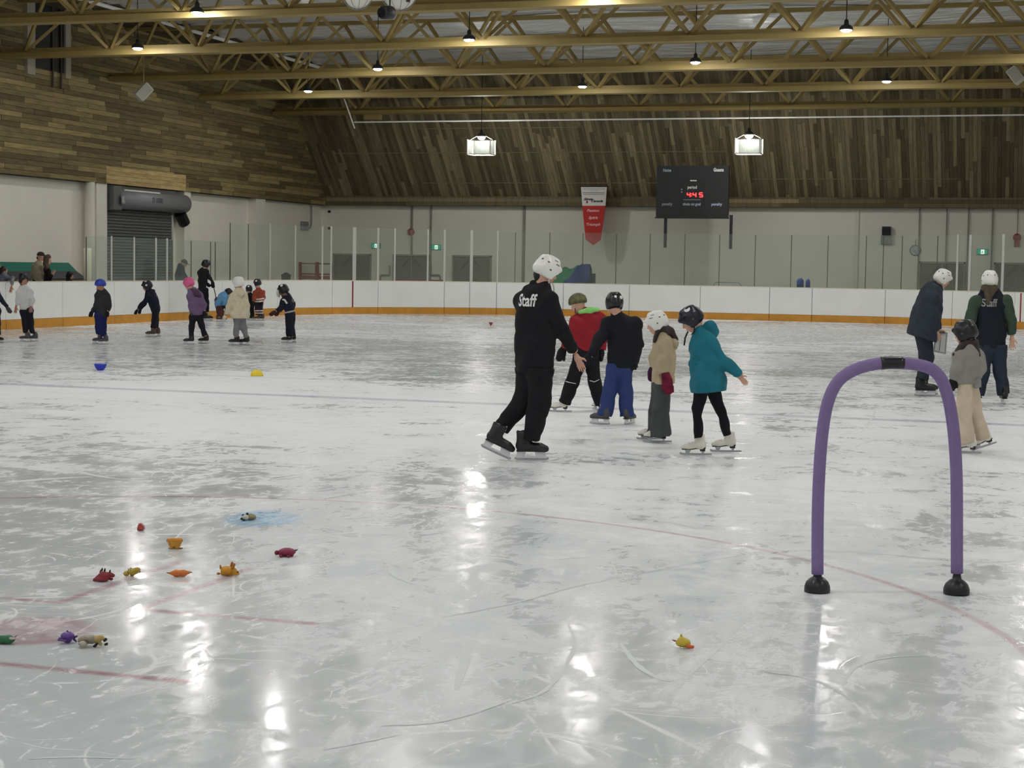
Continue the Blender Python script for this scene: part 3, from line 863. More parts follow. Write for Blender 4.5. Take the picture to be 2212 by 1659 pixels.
# red rails and low red bench in the corner behind the glass
m_rail = mat('rail_red', (150, 62, 46), 0.55)
def rq(px, py, Y=64.2): return on(px, py, 1, Y)
t = thing('red_railing', 'rust red steel railing standing in the corner behind the glass', 'railing', (rq(640, 600).x, 64.2, 0))
for px, w in ((613, .16), (647, .14), (685, .12)):
    x = rq(px, 565).x; zt = rq(px, 566).z
    MB().box((x - w / 2, 64.13, 0), (x + w / 2, 64.27, zt)).build('post', m_rail, t)
for y0, x0, x1, h in ((569, 647, 716, .05), (591, 613, 716, .06), (598, 613, 716, .14)):
    a, c = rq(x0, y0), rq(x1, y0)
    MB().box((a.x, 64.17, a.z - h / 2), (c.x, 64.23, a.z + h / 2)).build('rail', m_rail, t)
x = rq(716, 569).x
MB().box((x - .03, 64.17, 0), (x + .03, 64.23, rq(716, 569).z)).build('post', m_rail, t)
a, c = rq(853, 601, 65), rq(956, 603, 65)
t = thing('red_bench', 'low rust red bench in front of the middle double doors', 'bench', ((a.x + c.x) / 2, 65, 0))
MB().box((a.x, 64.85, 1.02), (c.x, 65.15, 1.14)).build('seat', m_rail, t)
for f in (0.1, .9): MB().box((a.x + (c.x - a.x) * f - .05, 64.9, 0), (a.x + (c.x - a.x) * f + .05, 65.1, 1.02)).build('leg', m_rail, t)
a = rq(618, 593, 60.2)
t = thing('dark_bin', 'dark bin standing before the red railing', 'bin', (a.x, 60.2, 0))
MB().lathe((a.x, 60.2, 0), [(.15, 0), (.18, 1.22), (.19, 1.23), (.19, 1.28), (.1, 1.31)], 16).build('drum', mat('bin_dark', (56, 52, 44), .7), t, True)
MB().lathe((a.x, 60.2, 1.31), [(.12, 0), (.05, .05)], 12).build('lid_knob', m_black, t)

# green and blue covered heap beyond the glass
a0, a1 = on(1196, 610, 1, 62), on(1284, 610, 1, 62)
t = thing('tarp_heap', 'green tarp heap with a blue cloth over it, beyond the glass behind the staff instructor', 'tarp', ((a0.x + a1.x) / 2, 62, 0))
zt = on(1240, 573, 1, 62).z
B = MB(); P = []; nn = 15
for j in range(7):
    for i in range(nn):
        f = i / (nn - 1); g = j / 6
        x = a0.x + (a1.x - 0.25 - a0.x) * f; y = 61.3 + 1.5 * g
        z = zt * (0.90 + 0.1 * f) * (1 - (2 * abs(g - .5)) ** 4 * .5) + 0.07 * math.sin(f * 17 + g * 5) - (0.5 if i == 0 else 0)
        P.append((x, y, z))
for i in range(nn): P.append((P[i][0], 61.2, 0.0))
Fc = [(j * nn + i, j * nn + i + 1, (j + 1) * nn + i + 1, (j + 1) * nn + i) for j in range(6) for i in range(nn - 1)] + [(7 * nn + i, 7 * nn + i + 1, i + 1, i) for i in range(nn - 1)]
B.poly(P, Fc).build('green_tarp', mat('tarp_green', (28, 122, 84), .55, var=.15, scale=3), t, True)
B = MB(); xs = a1.x - .55; P = []
for j in range(6):
    for i in range(6):
        f = i / 5; g = j / 5
        P.append((xs + .25 + .34 * f - .8 * (1 - g) * (1 - f), 61.12 - .05 * g + .05 * math.sin(i * 2.2 + j), 1.0 + (zt - .95) * g + .25 * f * (1 - g) + .05 * math.sin(i * 3 + j * 2)))
B.poly(P, [(j * 6 + i, j * 6 + i + 1, j * 6 + i + 7, j * 6 + i + 6) for j in range(5) for i in range(5)]).build('blue_cloth', mat('tarp_blue', (36, 62, 140), .6, var=.2, scale=4), t, True)
MB().box((a1.x - .3, 61.5, 0), (a1.x - .06, 62.4, zt - .3)).build('dark_support', mat('support_dark', (40, 60, 60), .7), t)

# metal chair back and blue crates seen over the boards
m_alu = mat('aluminium', (176, 176, 172), 0.35, 0.7)
c0, c1 = on(1541, 614, 1, 60.2), on(1601, 616, 1, 60.2)
t = thing('folding_chair', 'metal folding chair whose rounded back shows over the far boards', 'chair', ((c0.x + c1.x) / 2, 60.2, 0))
zt = on(1570, 610, 1, 60.2).z
MB().tube([(c0.x, 60.2, 0), (c0.x, 60.2, zt - .1), (c0.x + .06, 60.2, zt - .02), (c0.x + .14, 60.2, zt), (c1.x - .14, 60.2, zt), (c1.x - .06, 60.2, zt - .02), (c1.x, 60.2, zt - .1), (c1.x, 60.2, 0)], .016, 8).build('back_frame', m_alu, t, True)
MB().box((c0.x + .03, 60.0, .44), (c1.x - .03, 60.42, .47)).build('seat', m_grey, t)
MB().box((c0.x + .02, 60.17, .75), (c1.x - .02, 60.2, 1.05)).build('back_panel', m_grey, t)
for x in (c0.x, c1.x): MB().tube([(x, 60.2, .5), (x, 59.85, 0)], .014, 6).build('leg', m_alu, t)
q = on(1735, 618, 1, 59.4)
o = MB().box((q.x - .5, 59.2, -.045), (q.x + .5, 59.6, 1.0)).build('counter', m_grey, origin=(q.x, 59.4, -.045)); tag(o, 'grey counter behind the far boards under the blue jugs', 'counter')
m_bl = mat('crate_blue', (34, 66, 150), .45)
for px0, px1, py, lab in ((1721, 1736, 601, 'taller dark blue plastic jug standing over the far boards'), (1740, 1750, 603, 'narrow dark blue bottle beside the taller blue jug')):
    a, c = on(px0, 618, 1, 59.4), on(px1, 618, 1, 59.4); zt = on(px0, py, 1, 59.4).z
    t = thing('blue_jug', lab, 'jug', ((a.x + c.x) / 2, 59.4, 1.0))
    r = (c.x - a.x) / 2; xm = (a.x + c.x) / 2
    MB().lathe((xm, 59.4, 1.0), [(r, 0), (r, zt - 1.08), (r * .75, zt - 1.04), (r * .45, zt - 1.0)], 14).build('bottle', m_bl, t, True)
    MB().lathe((xm, 59.4, zt), [(r * .45, 0), (r * .45, .03)], 10).build('cap', mat('cap_pale', (190, 200, 220), .4), t)

# ---------------------------------------------------------------- scoreboard
SBY = 62.4
p0, p1 = on(1419, 358, 1, SBY), on(1572, 470, 1, SBY)
sx0, sx1, sz1, sz0 = p0.x, p1.x, p0.z, p1.z
t = thing('scoreboard', 'black hockey scoreboard with a red clock reading 4:45, hanging before the sloping planks', 'scoreboard', ((sx0 + sx1) / 2, SBY, sz0))
MB().box((sx0, SBY, sz0), (sx1, SBY + 0.22, sz1)).build('cabinet', mat('score_black', (30, 31, 33), .55), t, bevel=.01)
MB().box((sx0 - .04, SBY - .03, sz0 - .04), (sx1 + .02, SBY + .24, sz0)).build('bottom_rail', m_black, t)
W_, H_ = sx1 - sx0, sz1 - sz0
def sp(f, g): return (sx0 + W_ * f, SBY - .012, sz1 - H_ * g)
MB().box((sx0 + W_ * .33, SBY - .006, sz0 + H_ * .02), (sx0 + W_ * .68, SBY, sz1 - H_ * .25)).build('centre_panel', mat('score_panel', (20, 20, 22), .5), t)
lt1, lt2, lt3 = mat('score_letter_teal', (150, 180, 190), .5), mat('score_letter_white', (225, 228, 228), .5), mat('score_letter_grey', (150, 152, 160), .5)
put_text('Home', .17, sp(.145, .09), XP, UP, lt1, t, bold=.006, width=.30)
put_text('Guests', .17, sp(.86, .085), XP, UP, lt2, t, bold=.008, width=.38)
put_text('period', .16, sp(.5, .42), XP, UP, lt2, t, bold=.004, width=.35)
put_text('penalty', .15, sp(.155, .745), XP, UP, lt3, t, bold=.004, width=.40)
put_text('shots on goal', .15, sp(.50, .745), XP, UP, mat('score_letter_b', (160, 175, 190), .5), t, bold=.004, width=.66)
put_text('penalty', .15, sp(.845, .745), XP, UP, mat('score_letter_c', (170, 190, 215), .5), t, bold=.004, width=.40)
m_led = emat('led_red', (255, 40, 40), 7.0)
def seg7(ch, cx, cz, w, h, th):
    segs = {'4': 'fgbc', '5': 'afgcd'}[ch]; B = MB(); y = SBY - .014
    q = {'a': ((-w, h), (w, h)), 'g': ((-w, 0), (w, 0)), 'd': ((-w, -h), (w, -h)), 'f': ((-w, 0), (-w, h)), 'b': ((w, 0), (w, h)), 'e': ((-w, -h), (-w, 0)), 'c': ((w, -h), (w, 0))}
    for s_ in segs:
        (a, c), (d, e) = q[s_]
        B.bar((cx + a, y, cz + c), (cx + d, y, cz + e), th, th)
    return B
cz = sz1 - H_ * .565
for ch, f in (('4', .455), ('4', .535), ('5', .625)):
    seg7(ch, sx0 + W_ * f, cz, .055, .075, .03).build('clock_digit', m_led, t)
B = MB()
for dz in (-.035, .035): B.box((sx0 + W_ * .494 - .012, SBY - .02, cz + dz - .012), (sx0 + W_ * .494 + .012, SBY - .008, cz + dz + .012))
B.build('clock_colon', m_led, t)
for dz in (.46, .51): MB().lathe(sp(.355, dz), [(.03, 0), (.03, .008)], 12, (0, -1, 0)).build('indicator_lamp', lt3, t)
MB().box((sx0 + W_ * .47, SBY - .012, sz1 - H_ * .30), (sx0 + W_ * .56, SBY - .006, sz1 - H_ * .28)).build('marker_bar', lt2, t)
MB().box((sx0 + W_ * .38, SBY - .012, sz0 + H_ * .335), (sx0 + W_ * .62, SBY - .006, sz0 + H_ * .345)).build('marker_bar', lt3, t)
for px, y0, y1 in ((1438, 472, 535), (1580, 458, 538)):
    a, c = on(px, y0, 1, SBY + .1), on(px, y1, 1, SBY + .1)
    MB().box((a.x - .05, SBY + .05, c.z), (a.x + .05, SBY + .15, sz0 + .1 if px > 1500 else sz0)).build('hanging_post', m_black, t)
MB().box((sx1, SBY + .08, sz0 + .02), (on(1582, 460, 1, SBY + .1).x, SBY + .13, sz0 + .1)).build('side_arm', mat('arm_grey', (120, 122, 120), .5), t)
for f in (.15, .85): MB().tube([(sx0 + W_ * f, SBY + .11, sz1), (sx0 + W_ * f, SBY + .11, SZ0 + (SY0 - SBY - .11) - .10)], .007, 6).build('hanger', m_black, t)

# ---------------------------------------------------------------- hanging banner
BYY = 65.05
def bq(px, py): return on(px, py, 1, BYY)
t = thing('banner', 'red and white pointed cloth banner hanging against the back wall', 'banner', (bq(1283, 404).x, BYY, bq(1283, 404).z))
y_ = BYY
def bp(px, py): q = bq(px, py); return (q.x, BYY, q.z)
MB().prism([bp(1255, 404), bp(1311, 404), bp(1308, 444.5), bp(1258, 444.5)], (0, .012, 0)).build('white_panel', mat('banner_white', (232, 230, 226), .7), t)
MB().prism([bp(1258, 444.5), bp(1308, 444.5), bp(1298, 518), bp(1281.5, 530), bp(1265, 517)], (0, .012, 0)).build('red_panel', mat('banner_red', (196, 46, 42), .7, var=.05), t)
q0, q1 = bq(1253, 403), bq(1315, 403)
MB().tube([(q0.x, BYY, q0.z), (q1.x, BYY, q1.z)], .018, 8).build('pole', m_black, t)
for q in (q0, q1): MB().tube([(q.x, BYY, q.z), (q.x, BYY, SZ0 + SY0 - BYY - .06)], .008, 6).build('cord', m_black, t)
def bt(px, py): q = bq(px, py); return (q.x, BYY - .012, q.z)
dkt = mat('banner_ink', (52, 42, 50), .7)
put_text('Skate', .12, bt(1270.5, 430.5), XP, UP, dkt, t, bold=.006, shear=.4, width=.38)
put_text('Canada', .12, bt(1289, 434.5), XP, UP, dkt, t, bold=.005, shear=.4, width=.48)
MB().prism([bt(1266, 436), bt(1268.5, 432.5), bt(1270.5, 436), bt(1269.5, 439), bt(1267, 439.5)], (0, .004, 0)).build('leaf_mark', mat('mark_red', (150, 30, 50), .6), t)
for py, x0, x1, h in ((408, 1259, 1307, .02), (416.5, 1259, 1307, .035), (420, 1260, 1306, .025)):
    a, c = bt(x0, py), bt(x1, py)
    MB().box((a[0], a[1] - .002, a[2] - h / 2), (c[0], a[1], a[2] + h / 2)).build('printed_rule', mat('rule_grey', (150, 154, 158), .7), t)
put_text('SKATING CLUB', .05, bt(1283, 411.8), XP, UP, mat('rule_ink', (120, 122, 128), .7), t, width=.33)
pk = mat('banner_pink', (246, 200, 196), .7)
put_text('Passion', .14, bt(1281, 455), XP, UP, pk, t, bold=.004, shear=.25, width=.50)
put_text('Spirit', .14, bt(1281, 470.5), XP, UP, pk, t, bold=.004, shear=.25, width=.38)
put_text('Triumph', .15, bt(1281, 485), XP, UP, pk, t, bold=.004, shear=.25, width=.56)
put_text('SKATE', .05, bt(1281, 504), XP, UP, mat('banner_dark', (96, 30, 34), .7), t, width=.3)
put_text('CANADA', .05, bt(1281, 509.5), XP, UP, MATS['banner_dark'], t, width=.36)

# ---------------------------------------------------------------- pipes, speakers and lamps under the roof
o = MB().tube([on(765, 264, 1, 60.0), on(2230, 248, 1, 60.0)], .028, 8).build('sprinkler_pipe', MATS['pipe_white'], origin=on(765, 264, 1, 60.0))
tag(o, 'long thin white pipe running below the last truss', 'pipe')
o = MB().tube([on(728, 170, 1, 58.6), on(766, 277, 1, 60.2)], .03, 8).build('hanging_pipe', MATS['pipe_white'], origin=on(766, 277, 1, 60.2))
tag(o, 'short slanting white pipe dropping past the trusses near the corner', 'pipe')
c = on(806, 258, 1, 60.79)
o = MB().box((c.x - .3, 60.6, CZ - .20), (c.x + .3, 60.98, CZ)).build('junction_plate', m_tr, origin=(c.x, 60.79, CZ)); tag(o, 'yellow box under the bottom chord of the last truss', 'box')
m_spk = mat('speaker_white', (206, 204, 194), .5)
def speaker(px, py, D, lab, tilt, yaw):
    c = at(px, py, D); t = thing('ceiling_speaker', lab, 'speaker', c)
    R = Matrix.Rotation(yaw, 3, 'Z') @ Matrix.Rotation(tilt, 3, 'Y')
    ux, uy, uz = R @ Vector((1, 0, 0)), R @ Vector((0, 1, 0)), R @ Vector((0, 0, 1))
    MB().obox(c, ux * .16, uy * .14, uz * .26).build('cabinet', m_spk, t, bevel=.02)
    MB().obox(c - uy * .145, ux * .13, uy * .006, uz * .22).build('grille', mat('speaker_grille', (170, 168, 158), .7), t)
    MB().tube([c + uz * .2, Vector((c.x, c.y, c.z + .25)), Vector((c.x, c.y, CZ + .6))], .018, 6).build('bracket', m_tr, t)
speaker(310, 199, 52.0, 'white loudspeaker tilted under the truss by the plank side wall', .75, .9)
speaker(2194, 163, 52.0, 'white loudspeaker tilted under the truss above the red alarm horn', -.65, -.2)
# big wire-caged white lamps near the roof and a dark projector can
for px, py, lab in ((773, -10, 'white dome lamp in a wire cage under the foil ceiling'), (862, -14, 'cream dome lamp with a dark hole beside the black spotlight')):
    c = at(px, py, 33.0); t = thing('dome_lamp', lab, 'lamp', c)
    r = .26 if px < 800 else .32
    prof = [(r * math.sin(a), -r * math.cos(a) * .95) for a in [i * math.pi / 2 / 8 for i in range(1, 9)]] + [(r * .5, .2), (.05, .3)]
    MB().lathe(c, prof, 24).build('dome', mat('dome_white', (235, 233, 224), .4), t, True)
    for k in range(5):
        a = k * math.pi / 5 + .2
        MB().tube([c + Vector((math.cos(a) * math.sin(b_) * (r + .03), math.sin(a) * math.sin(b_) * (r + .03), -math.cos(b_) * (r + .03) * .95)) for b_ in [i * math.pi / 12 - math.pi / 2 for i in range(13)]], .006, 5).build('cage_wire', m_grey, t)
    MB().tube([c + Vector((0, 0, .28)), Vector((c.x, c.y, CEIL + .2))], .015, 6).build('cord', m_black, t)
    if px > 800:
        MB().obox(c + RGT * .19 - UP * .16 - FWD * .22, RGT * .035, FWD * .03, UP * .03).build('dark_hole', m_black, t)
c = at(835, 27, 32.0); t = thing('spotlight', 'short black cylindrical spotlight hanging between the two dome lamps', 'spotlight', c)
ax = (-RGT * .55 - FWD * .75 - UP * .1).normalized()
MB().lathe(c - ax * .14, [(.09, 0), (.125, .02), (.125, .26), (.11, .28)], 20, ax).build('can', mat('can_dark', (34, 32, 36), .5), t, True)
MB().lathe(c + ax * .142, [(.10, 0), (.095, .004)], 18, ax).build('front_glass', mat('can_front', (6, 6, 8), .2), t)
MB().tube([c + RGT * .06 + UP * .1, Vector((c.x + .06, c.y, CEIL + .2))], .016, 6).build('stem', m_black, t)

# ---------------------------------------------------------------- stand behind the left boards
Yb0, Yb1 = 30.5, on(178, 590, 0, LX - 3.2).y
bx = LX - 3.2
t = thing('covered_bench', 'long bench with green sloping back and black end behind the left boards', 'bench', (bx, (Yb0 + Yb1) / 2, 0))
zA, zB, zC = on(100, 567, 0, bx).z, on(100, 586, 0, bx).z, on(100, 602, 0, bx).z
MB().hexa([(bx, Yb0, zB), (bx, Yb1 - .3, zB), (bx - .6, Yb1 - .3, zB), (bx - .6, Yb0, zB), (bx - .25, Yb0, zA), (bx - .25, Yb1 - .35, zA), (bx - .55, Yb1 - .35, zA), (bx - .55, Yb0, zA)]).build('green_back', mat('bench_green', (20, 110, 92), .5), t)
MB().hexa([(bx + .15, Yb0, zC), (bx + .15, Yb1, zC), (bx - .6, Yb1, zC), (bx - .6, Yb0, zC), (bx, Yb0, zB), (bx, Yb1 - .3, zB), (bx - .6, Yb1 - .3, zB), (bx - .6, Yb0, zB)]).build('black_front', mat('bench_black', (30, 31, 36), .5), t)
MB().box((bx - .6, Yb0, 0), (bx + .1, Yb1 - .1, zC)).build('base', mat('bench_base', (150, 140, 122), .7), t)
c = on(189, 570, 0, LX - .8)
o = MB().tube([(c.x, c.y, -.04), (c.x, c.y, on(189, 536, 0, LX - .8).z)], .11, 16).build('bollard', mat('bollard_cream', (222, 214, 192), .6), smooth=True, origin=(c.x, c.y, -.04))
tag(o, 'cream round bollard where the left glass begins', 'bollard')
# ================================================================ ROUNDED FORMS (distance fields turned into meshes)
def V3(p): return np.array((p[0], p[1], p[2]), dtype=np.float32)
def cap(a, b, ra, rb=None, n=None, k=1.0, sm=0.03, flat=False):
    """tapered rounded rod from a to b; with n, its thickness along n is scaled by k"""
    return ['cap', V3(a), V3(b), float(ra), float(ra if rb is None else rb), None if n is None else V3(Vector(n).normalized()), float(k), bool(flat), float(sm)]
def ell(c, ax, ay, az, sm=0.02):
    """ellipsoid with three half-axis vectors"""
    return ['ell', V3(c), V3(ax), V3(ay), V3(az), float(sm)]
def _bounds(p):
    if p[0] == 'cap':
        r = max(p[3], p[4]) * max(1.0, p[6]); return np.minimum(p[1], p[2]) - r, np.maximum(p[1], p[2]) + r
    e = np.sqrt(p[2] ** 2 + p[3] ** 2 + p[4] ** 2); return p[1] - e, p[1] + e
def _eval(p, G):
    if p[0] == 'cap':
        a, b, ra, rb, n, k = p[1:7]
        ba = b - a; L2 = float(ba @ ba) + 1e-9
        q = G - a
        h = np.clip((q @ ba) / L2, 0, 1)
        q = q - h[..., None] * ba
        d2 = (q * q).sum(-1)
        if n is not None and k != 1.0:
            qn = q @ n; d2 = d2 + qn * qn * (1.0 / (k * k) - 1.0)
        d = np.sqrt(np.maximum(d2, 0)) - (ra + (rb - ra) * h)
        if n is not None: d = d * min(1.0, k)
        if p[7]: d = np.maximum(d, (G - b) @ (ba / np.sqrt(L2)))
        return d
    c, ax, ay, az = p[1:5]
    q = G - c; rs = [float(np.sqrt(v @ v)) for v in (ax, ay, az)]
    u = [(q @ v) / (r * r) for v, r in zip((ax, ay, az), rs)]
    l = np.sqrt(u[0] ** 2 + u[1] ** 2 + u[2] ** 2)
    return (l - 1.0) * min(rs)
def field(adds, step, subs=(), cuts=(), fold=0.0, foldk=30.0, seed=0.0):
    """union of adds, minus subs, kept on the inner side of the cut planes -> (verts, faces)"""
    lo = np.min([_bounds(p)[0] for p in adds], axis=0) - 3 * step; hi = np.max([_bounds(p)[1] for p in adds], axis=0) + 3 * step
    n = np.ceil((hi - lo) / step).astype(int) + 1
    ax = [lo[i] + step * np.arange(n[i], dtype=np.float32) for i in range(3)]
    Vv = np.full(n, 1e3, dtype=np.float32)
    def sub(p, m):
        a, b = _bounds(p)
        i0 = np.clip(np.floor((a - m - lo) / step).astype(int), 0, n); i1 = np.clip(np.ceil((b + m - lo) / step).astype(int) + 1, 0, n)
        sl = tuple(slice(i0[k], i1[k]) for k in range(3))
        G = np.stack(np.meshgrid(*[ax[k][sl[k]] for k in range(3)], indexing='ij'), -1).astype(np.float32)
        return sl, G
    for p in adds:
        k = p[-1]; sl, G = sub(p, k * 1.5 + 3 * step)
        if 0 in G.shape: continue
        d = _eval(p, G); c = Vv[sl]
        if k > 0:
            h = np.maximum(k - np.abs(c - d), 0) / k
            Vv[sl] = np.minimum(c, d) - h * h * k * 0.25
        else: Vv[sl] = np.minimum(c, d)
    if fold:
        G = np.stack(np.meshgrid(*ax, indexing='ij'), -1)
        gx, gy, gz = G[..., 0], G[..., 1], G[..., 2]
        u = gz * foldk + 1.6 * np.sin((gx + gy) * foldk * .45 + seed) + gx * foldk * .5
        w = np.sin(gx * foldk * .8 + 1.2 * np.sin(gz * foldk * .35) + seed) * np.sin(gy * foldk * .7 + gz * foldk * .4 + 2 * seed) + .9 * (1 - np.abs(np.sin(u * .5))) ** 2
        Vv += (fold * w).astype(np.float32)
    for p in subs:
        k = p[-1]; sl, G = sub(p, k * 1.5 + 3 * step)
        if 0 in G.shape: continue
        Vv[sl] = np.maximum(Vv[sl], -_eval(p, G))
    if cuts:
        G = np.stack(np.meshgrid(*ax, indexing='ij'), -1)
        for p0, nn in cuts: Vv = np.maximum(Vv, (G - V3(p0)) @ V3(nn))
    return nets(Vv, lo, step)
def nets(v, lo, step):
    s = v < 0
    cnt = np.zeros(tuple(d - 1 for d in v.shape), np.int8)
    offs = [(i, j, k) for i in (0, 1) for j in (0, 1) for k in (0, 1)]
    sh = cnt.shape
    for o in offs: cnt += s[o[0]:o[0] + sh[0], o[1]:o[1] + sh[1], o[2]:o[2] + sh[2]]
    act = (cnt > 0) & (cnt < 8)
    ids = np.argwhere(act)
    if len(ids) == 0: return np.zeros((0, 3)), []
    idx = np.full(sh, -1, np.int64); idx[act] = np.arange(len(ids))
    acc = np.zeros((len(ids), 3)); num = np.zeros(len(ids))
    for a in offs:
        for ax in range(3):
            if a[ax]: continue
            b = list(a); b[ax] = 1
            v1 = v[ids[:, 0] + a[0], ids[:, 1] + a[1], ids[:, 2] + a[2]]; v2 = v[ids[:, 0] + b[0], ids[:, 1] + b[1], ids[:, 2] + b[2]]
            m = (v1 < 0) != (v2 < 0)
            t = v1[m] / (v1[m] - v2[m])
            p = np.tile(np.array(a, float), (m.sum(), 1)); p[:, ax] += t
            acc[m] += p; num[m] += 1
    verts = lo + (ids + acc / num[:, None]) * step
    faces = []
    for ax in range(3):
        u, w = [(1, 2), (2, 0), (0, 1)][ax]
        sl0 = [slice(None)] * 3; sl1 = [slice(None)] * 3
        sl0[ax] = slice(0, -1); sl1[ax] = slice(1, None)
        ch = s[tuple(sl0)] != s[tuple(sl1)]
        e = np.argwhere(ch)
        e = e[(e[:, u] > 0) & (e[:, w] > 0) & (e[:, u] < sh[u]) & (e[:, w] < sh[w])]
        if len(e) == 0: continue
        def cell(du, dw):
            c = e.copy(); c[:, u] += du; c[:, w] += dw; return idx[c[:, 0], c[:, 1], c[:, 2]]
        q = np.stack([cell(-1, -1), cell(0, -1), cell(0, 0), cell(-1, 0)], 1)
        ins = s[e[:, 0], e[:, 1], e[:, 2]]
        q[~ins] = q[~ins][:, ::-1]
        q = q[(q >= 0).all(1)]
        faces.append(q)
    return verts, np.concatenate(faces)
def rmesh(name, parts):
    vs, fs, n = [], [], 0
    for v, f in parts:
        if len(v) == 0: continue
        vs.append(v); fs.append(np.asarray(f) + n); n += len(v)
    v = np.concatenate(vs); f = np.concatenate(fs)
    me = bpy.data.meshes.new(name)
    me.vertices.add(len(v)); me.vertices.foreach_set('co', v.astype(np.float32).ravel())
    me.loops.add(len(f) * 4); me.loops.foreach_set('vertex_index', f.astype(np.int32).ravel())
    me.polygons.add(len(f)); me.polygons.foreach_set('loop_start', np.arange(0, len(f) * 4, 4, dtype=np.int32))
    me.update(calc_edges=True); me.validate()
    return me
def rbuild(name, parts, material, parent):
    return link(name, rmesh(name, parts if isinstance(parts, list) else [parts]), material, parent, True)

# ================================================================ PEOPLE
def cloth(name, c, var=.10, rough=.8, scale=9): return mat(name, c, rough, var=var, scale=scale, bump=.15, spec=.25)
SKIN = mat('skin', (205, 160, 138), 0.55, var=.05, scale=20)
SKIN2 = mat('skin_tan', (176, 128, 100), 0.55, var=.05, scale=20)
M_EYE = mat('eye_dark', (30, 24, 22), 0.3)
M_LIP = mat('lips', (160, 92, 88), 0.5)
M_HOLD = mat('blade_holder', (222, 224, 226), 0.4)
M_STEEL = mat('blade_steel', (170, 174, 178), 0.22, 0.85)
M_BOOTB = mat('boot_black', (26, 26, 29), 0.38, var=.2, scale=16)
M_BOOTW = mat('boot_white', (226, 222, 212), 0.45, var=.04)
M_BOOTG = mat('boot_grey', (70, 70, 76), 0.5, var=.2, scale=14)
M_BOOTN = mat('boot_brown', (92, 72, 62), 0.6, var=.25, scale=12)
M_LACE = mat('lace', (206, 206, 204), 0.7)
M_SOLE = mat('sole_dark', (40, 38, 38), 0.5)
M_BLK = mat('helmet_black', (20, 21, 25), 0.3, var=.2, scale=5)
M_NAVH = mat('helmet_navy', (22, 24, 40), 0.3)
M_WHT = mat('helmet_white', (236, 236, 232), 0.28)
M_VENT = mat('helmet_vent', (96, 96, 98), 0.6)
M_STRAP = mat('strap_black', (24, 24, 24), 0.6)
M_STRAPW = mat('strap_white', (215, 212, 204), 0.6)

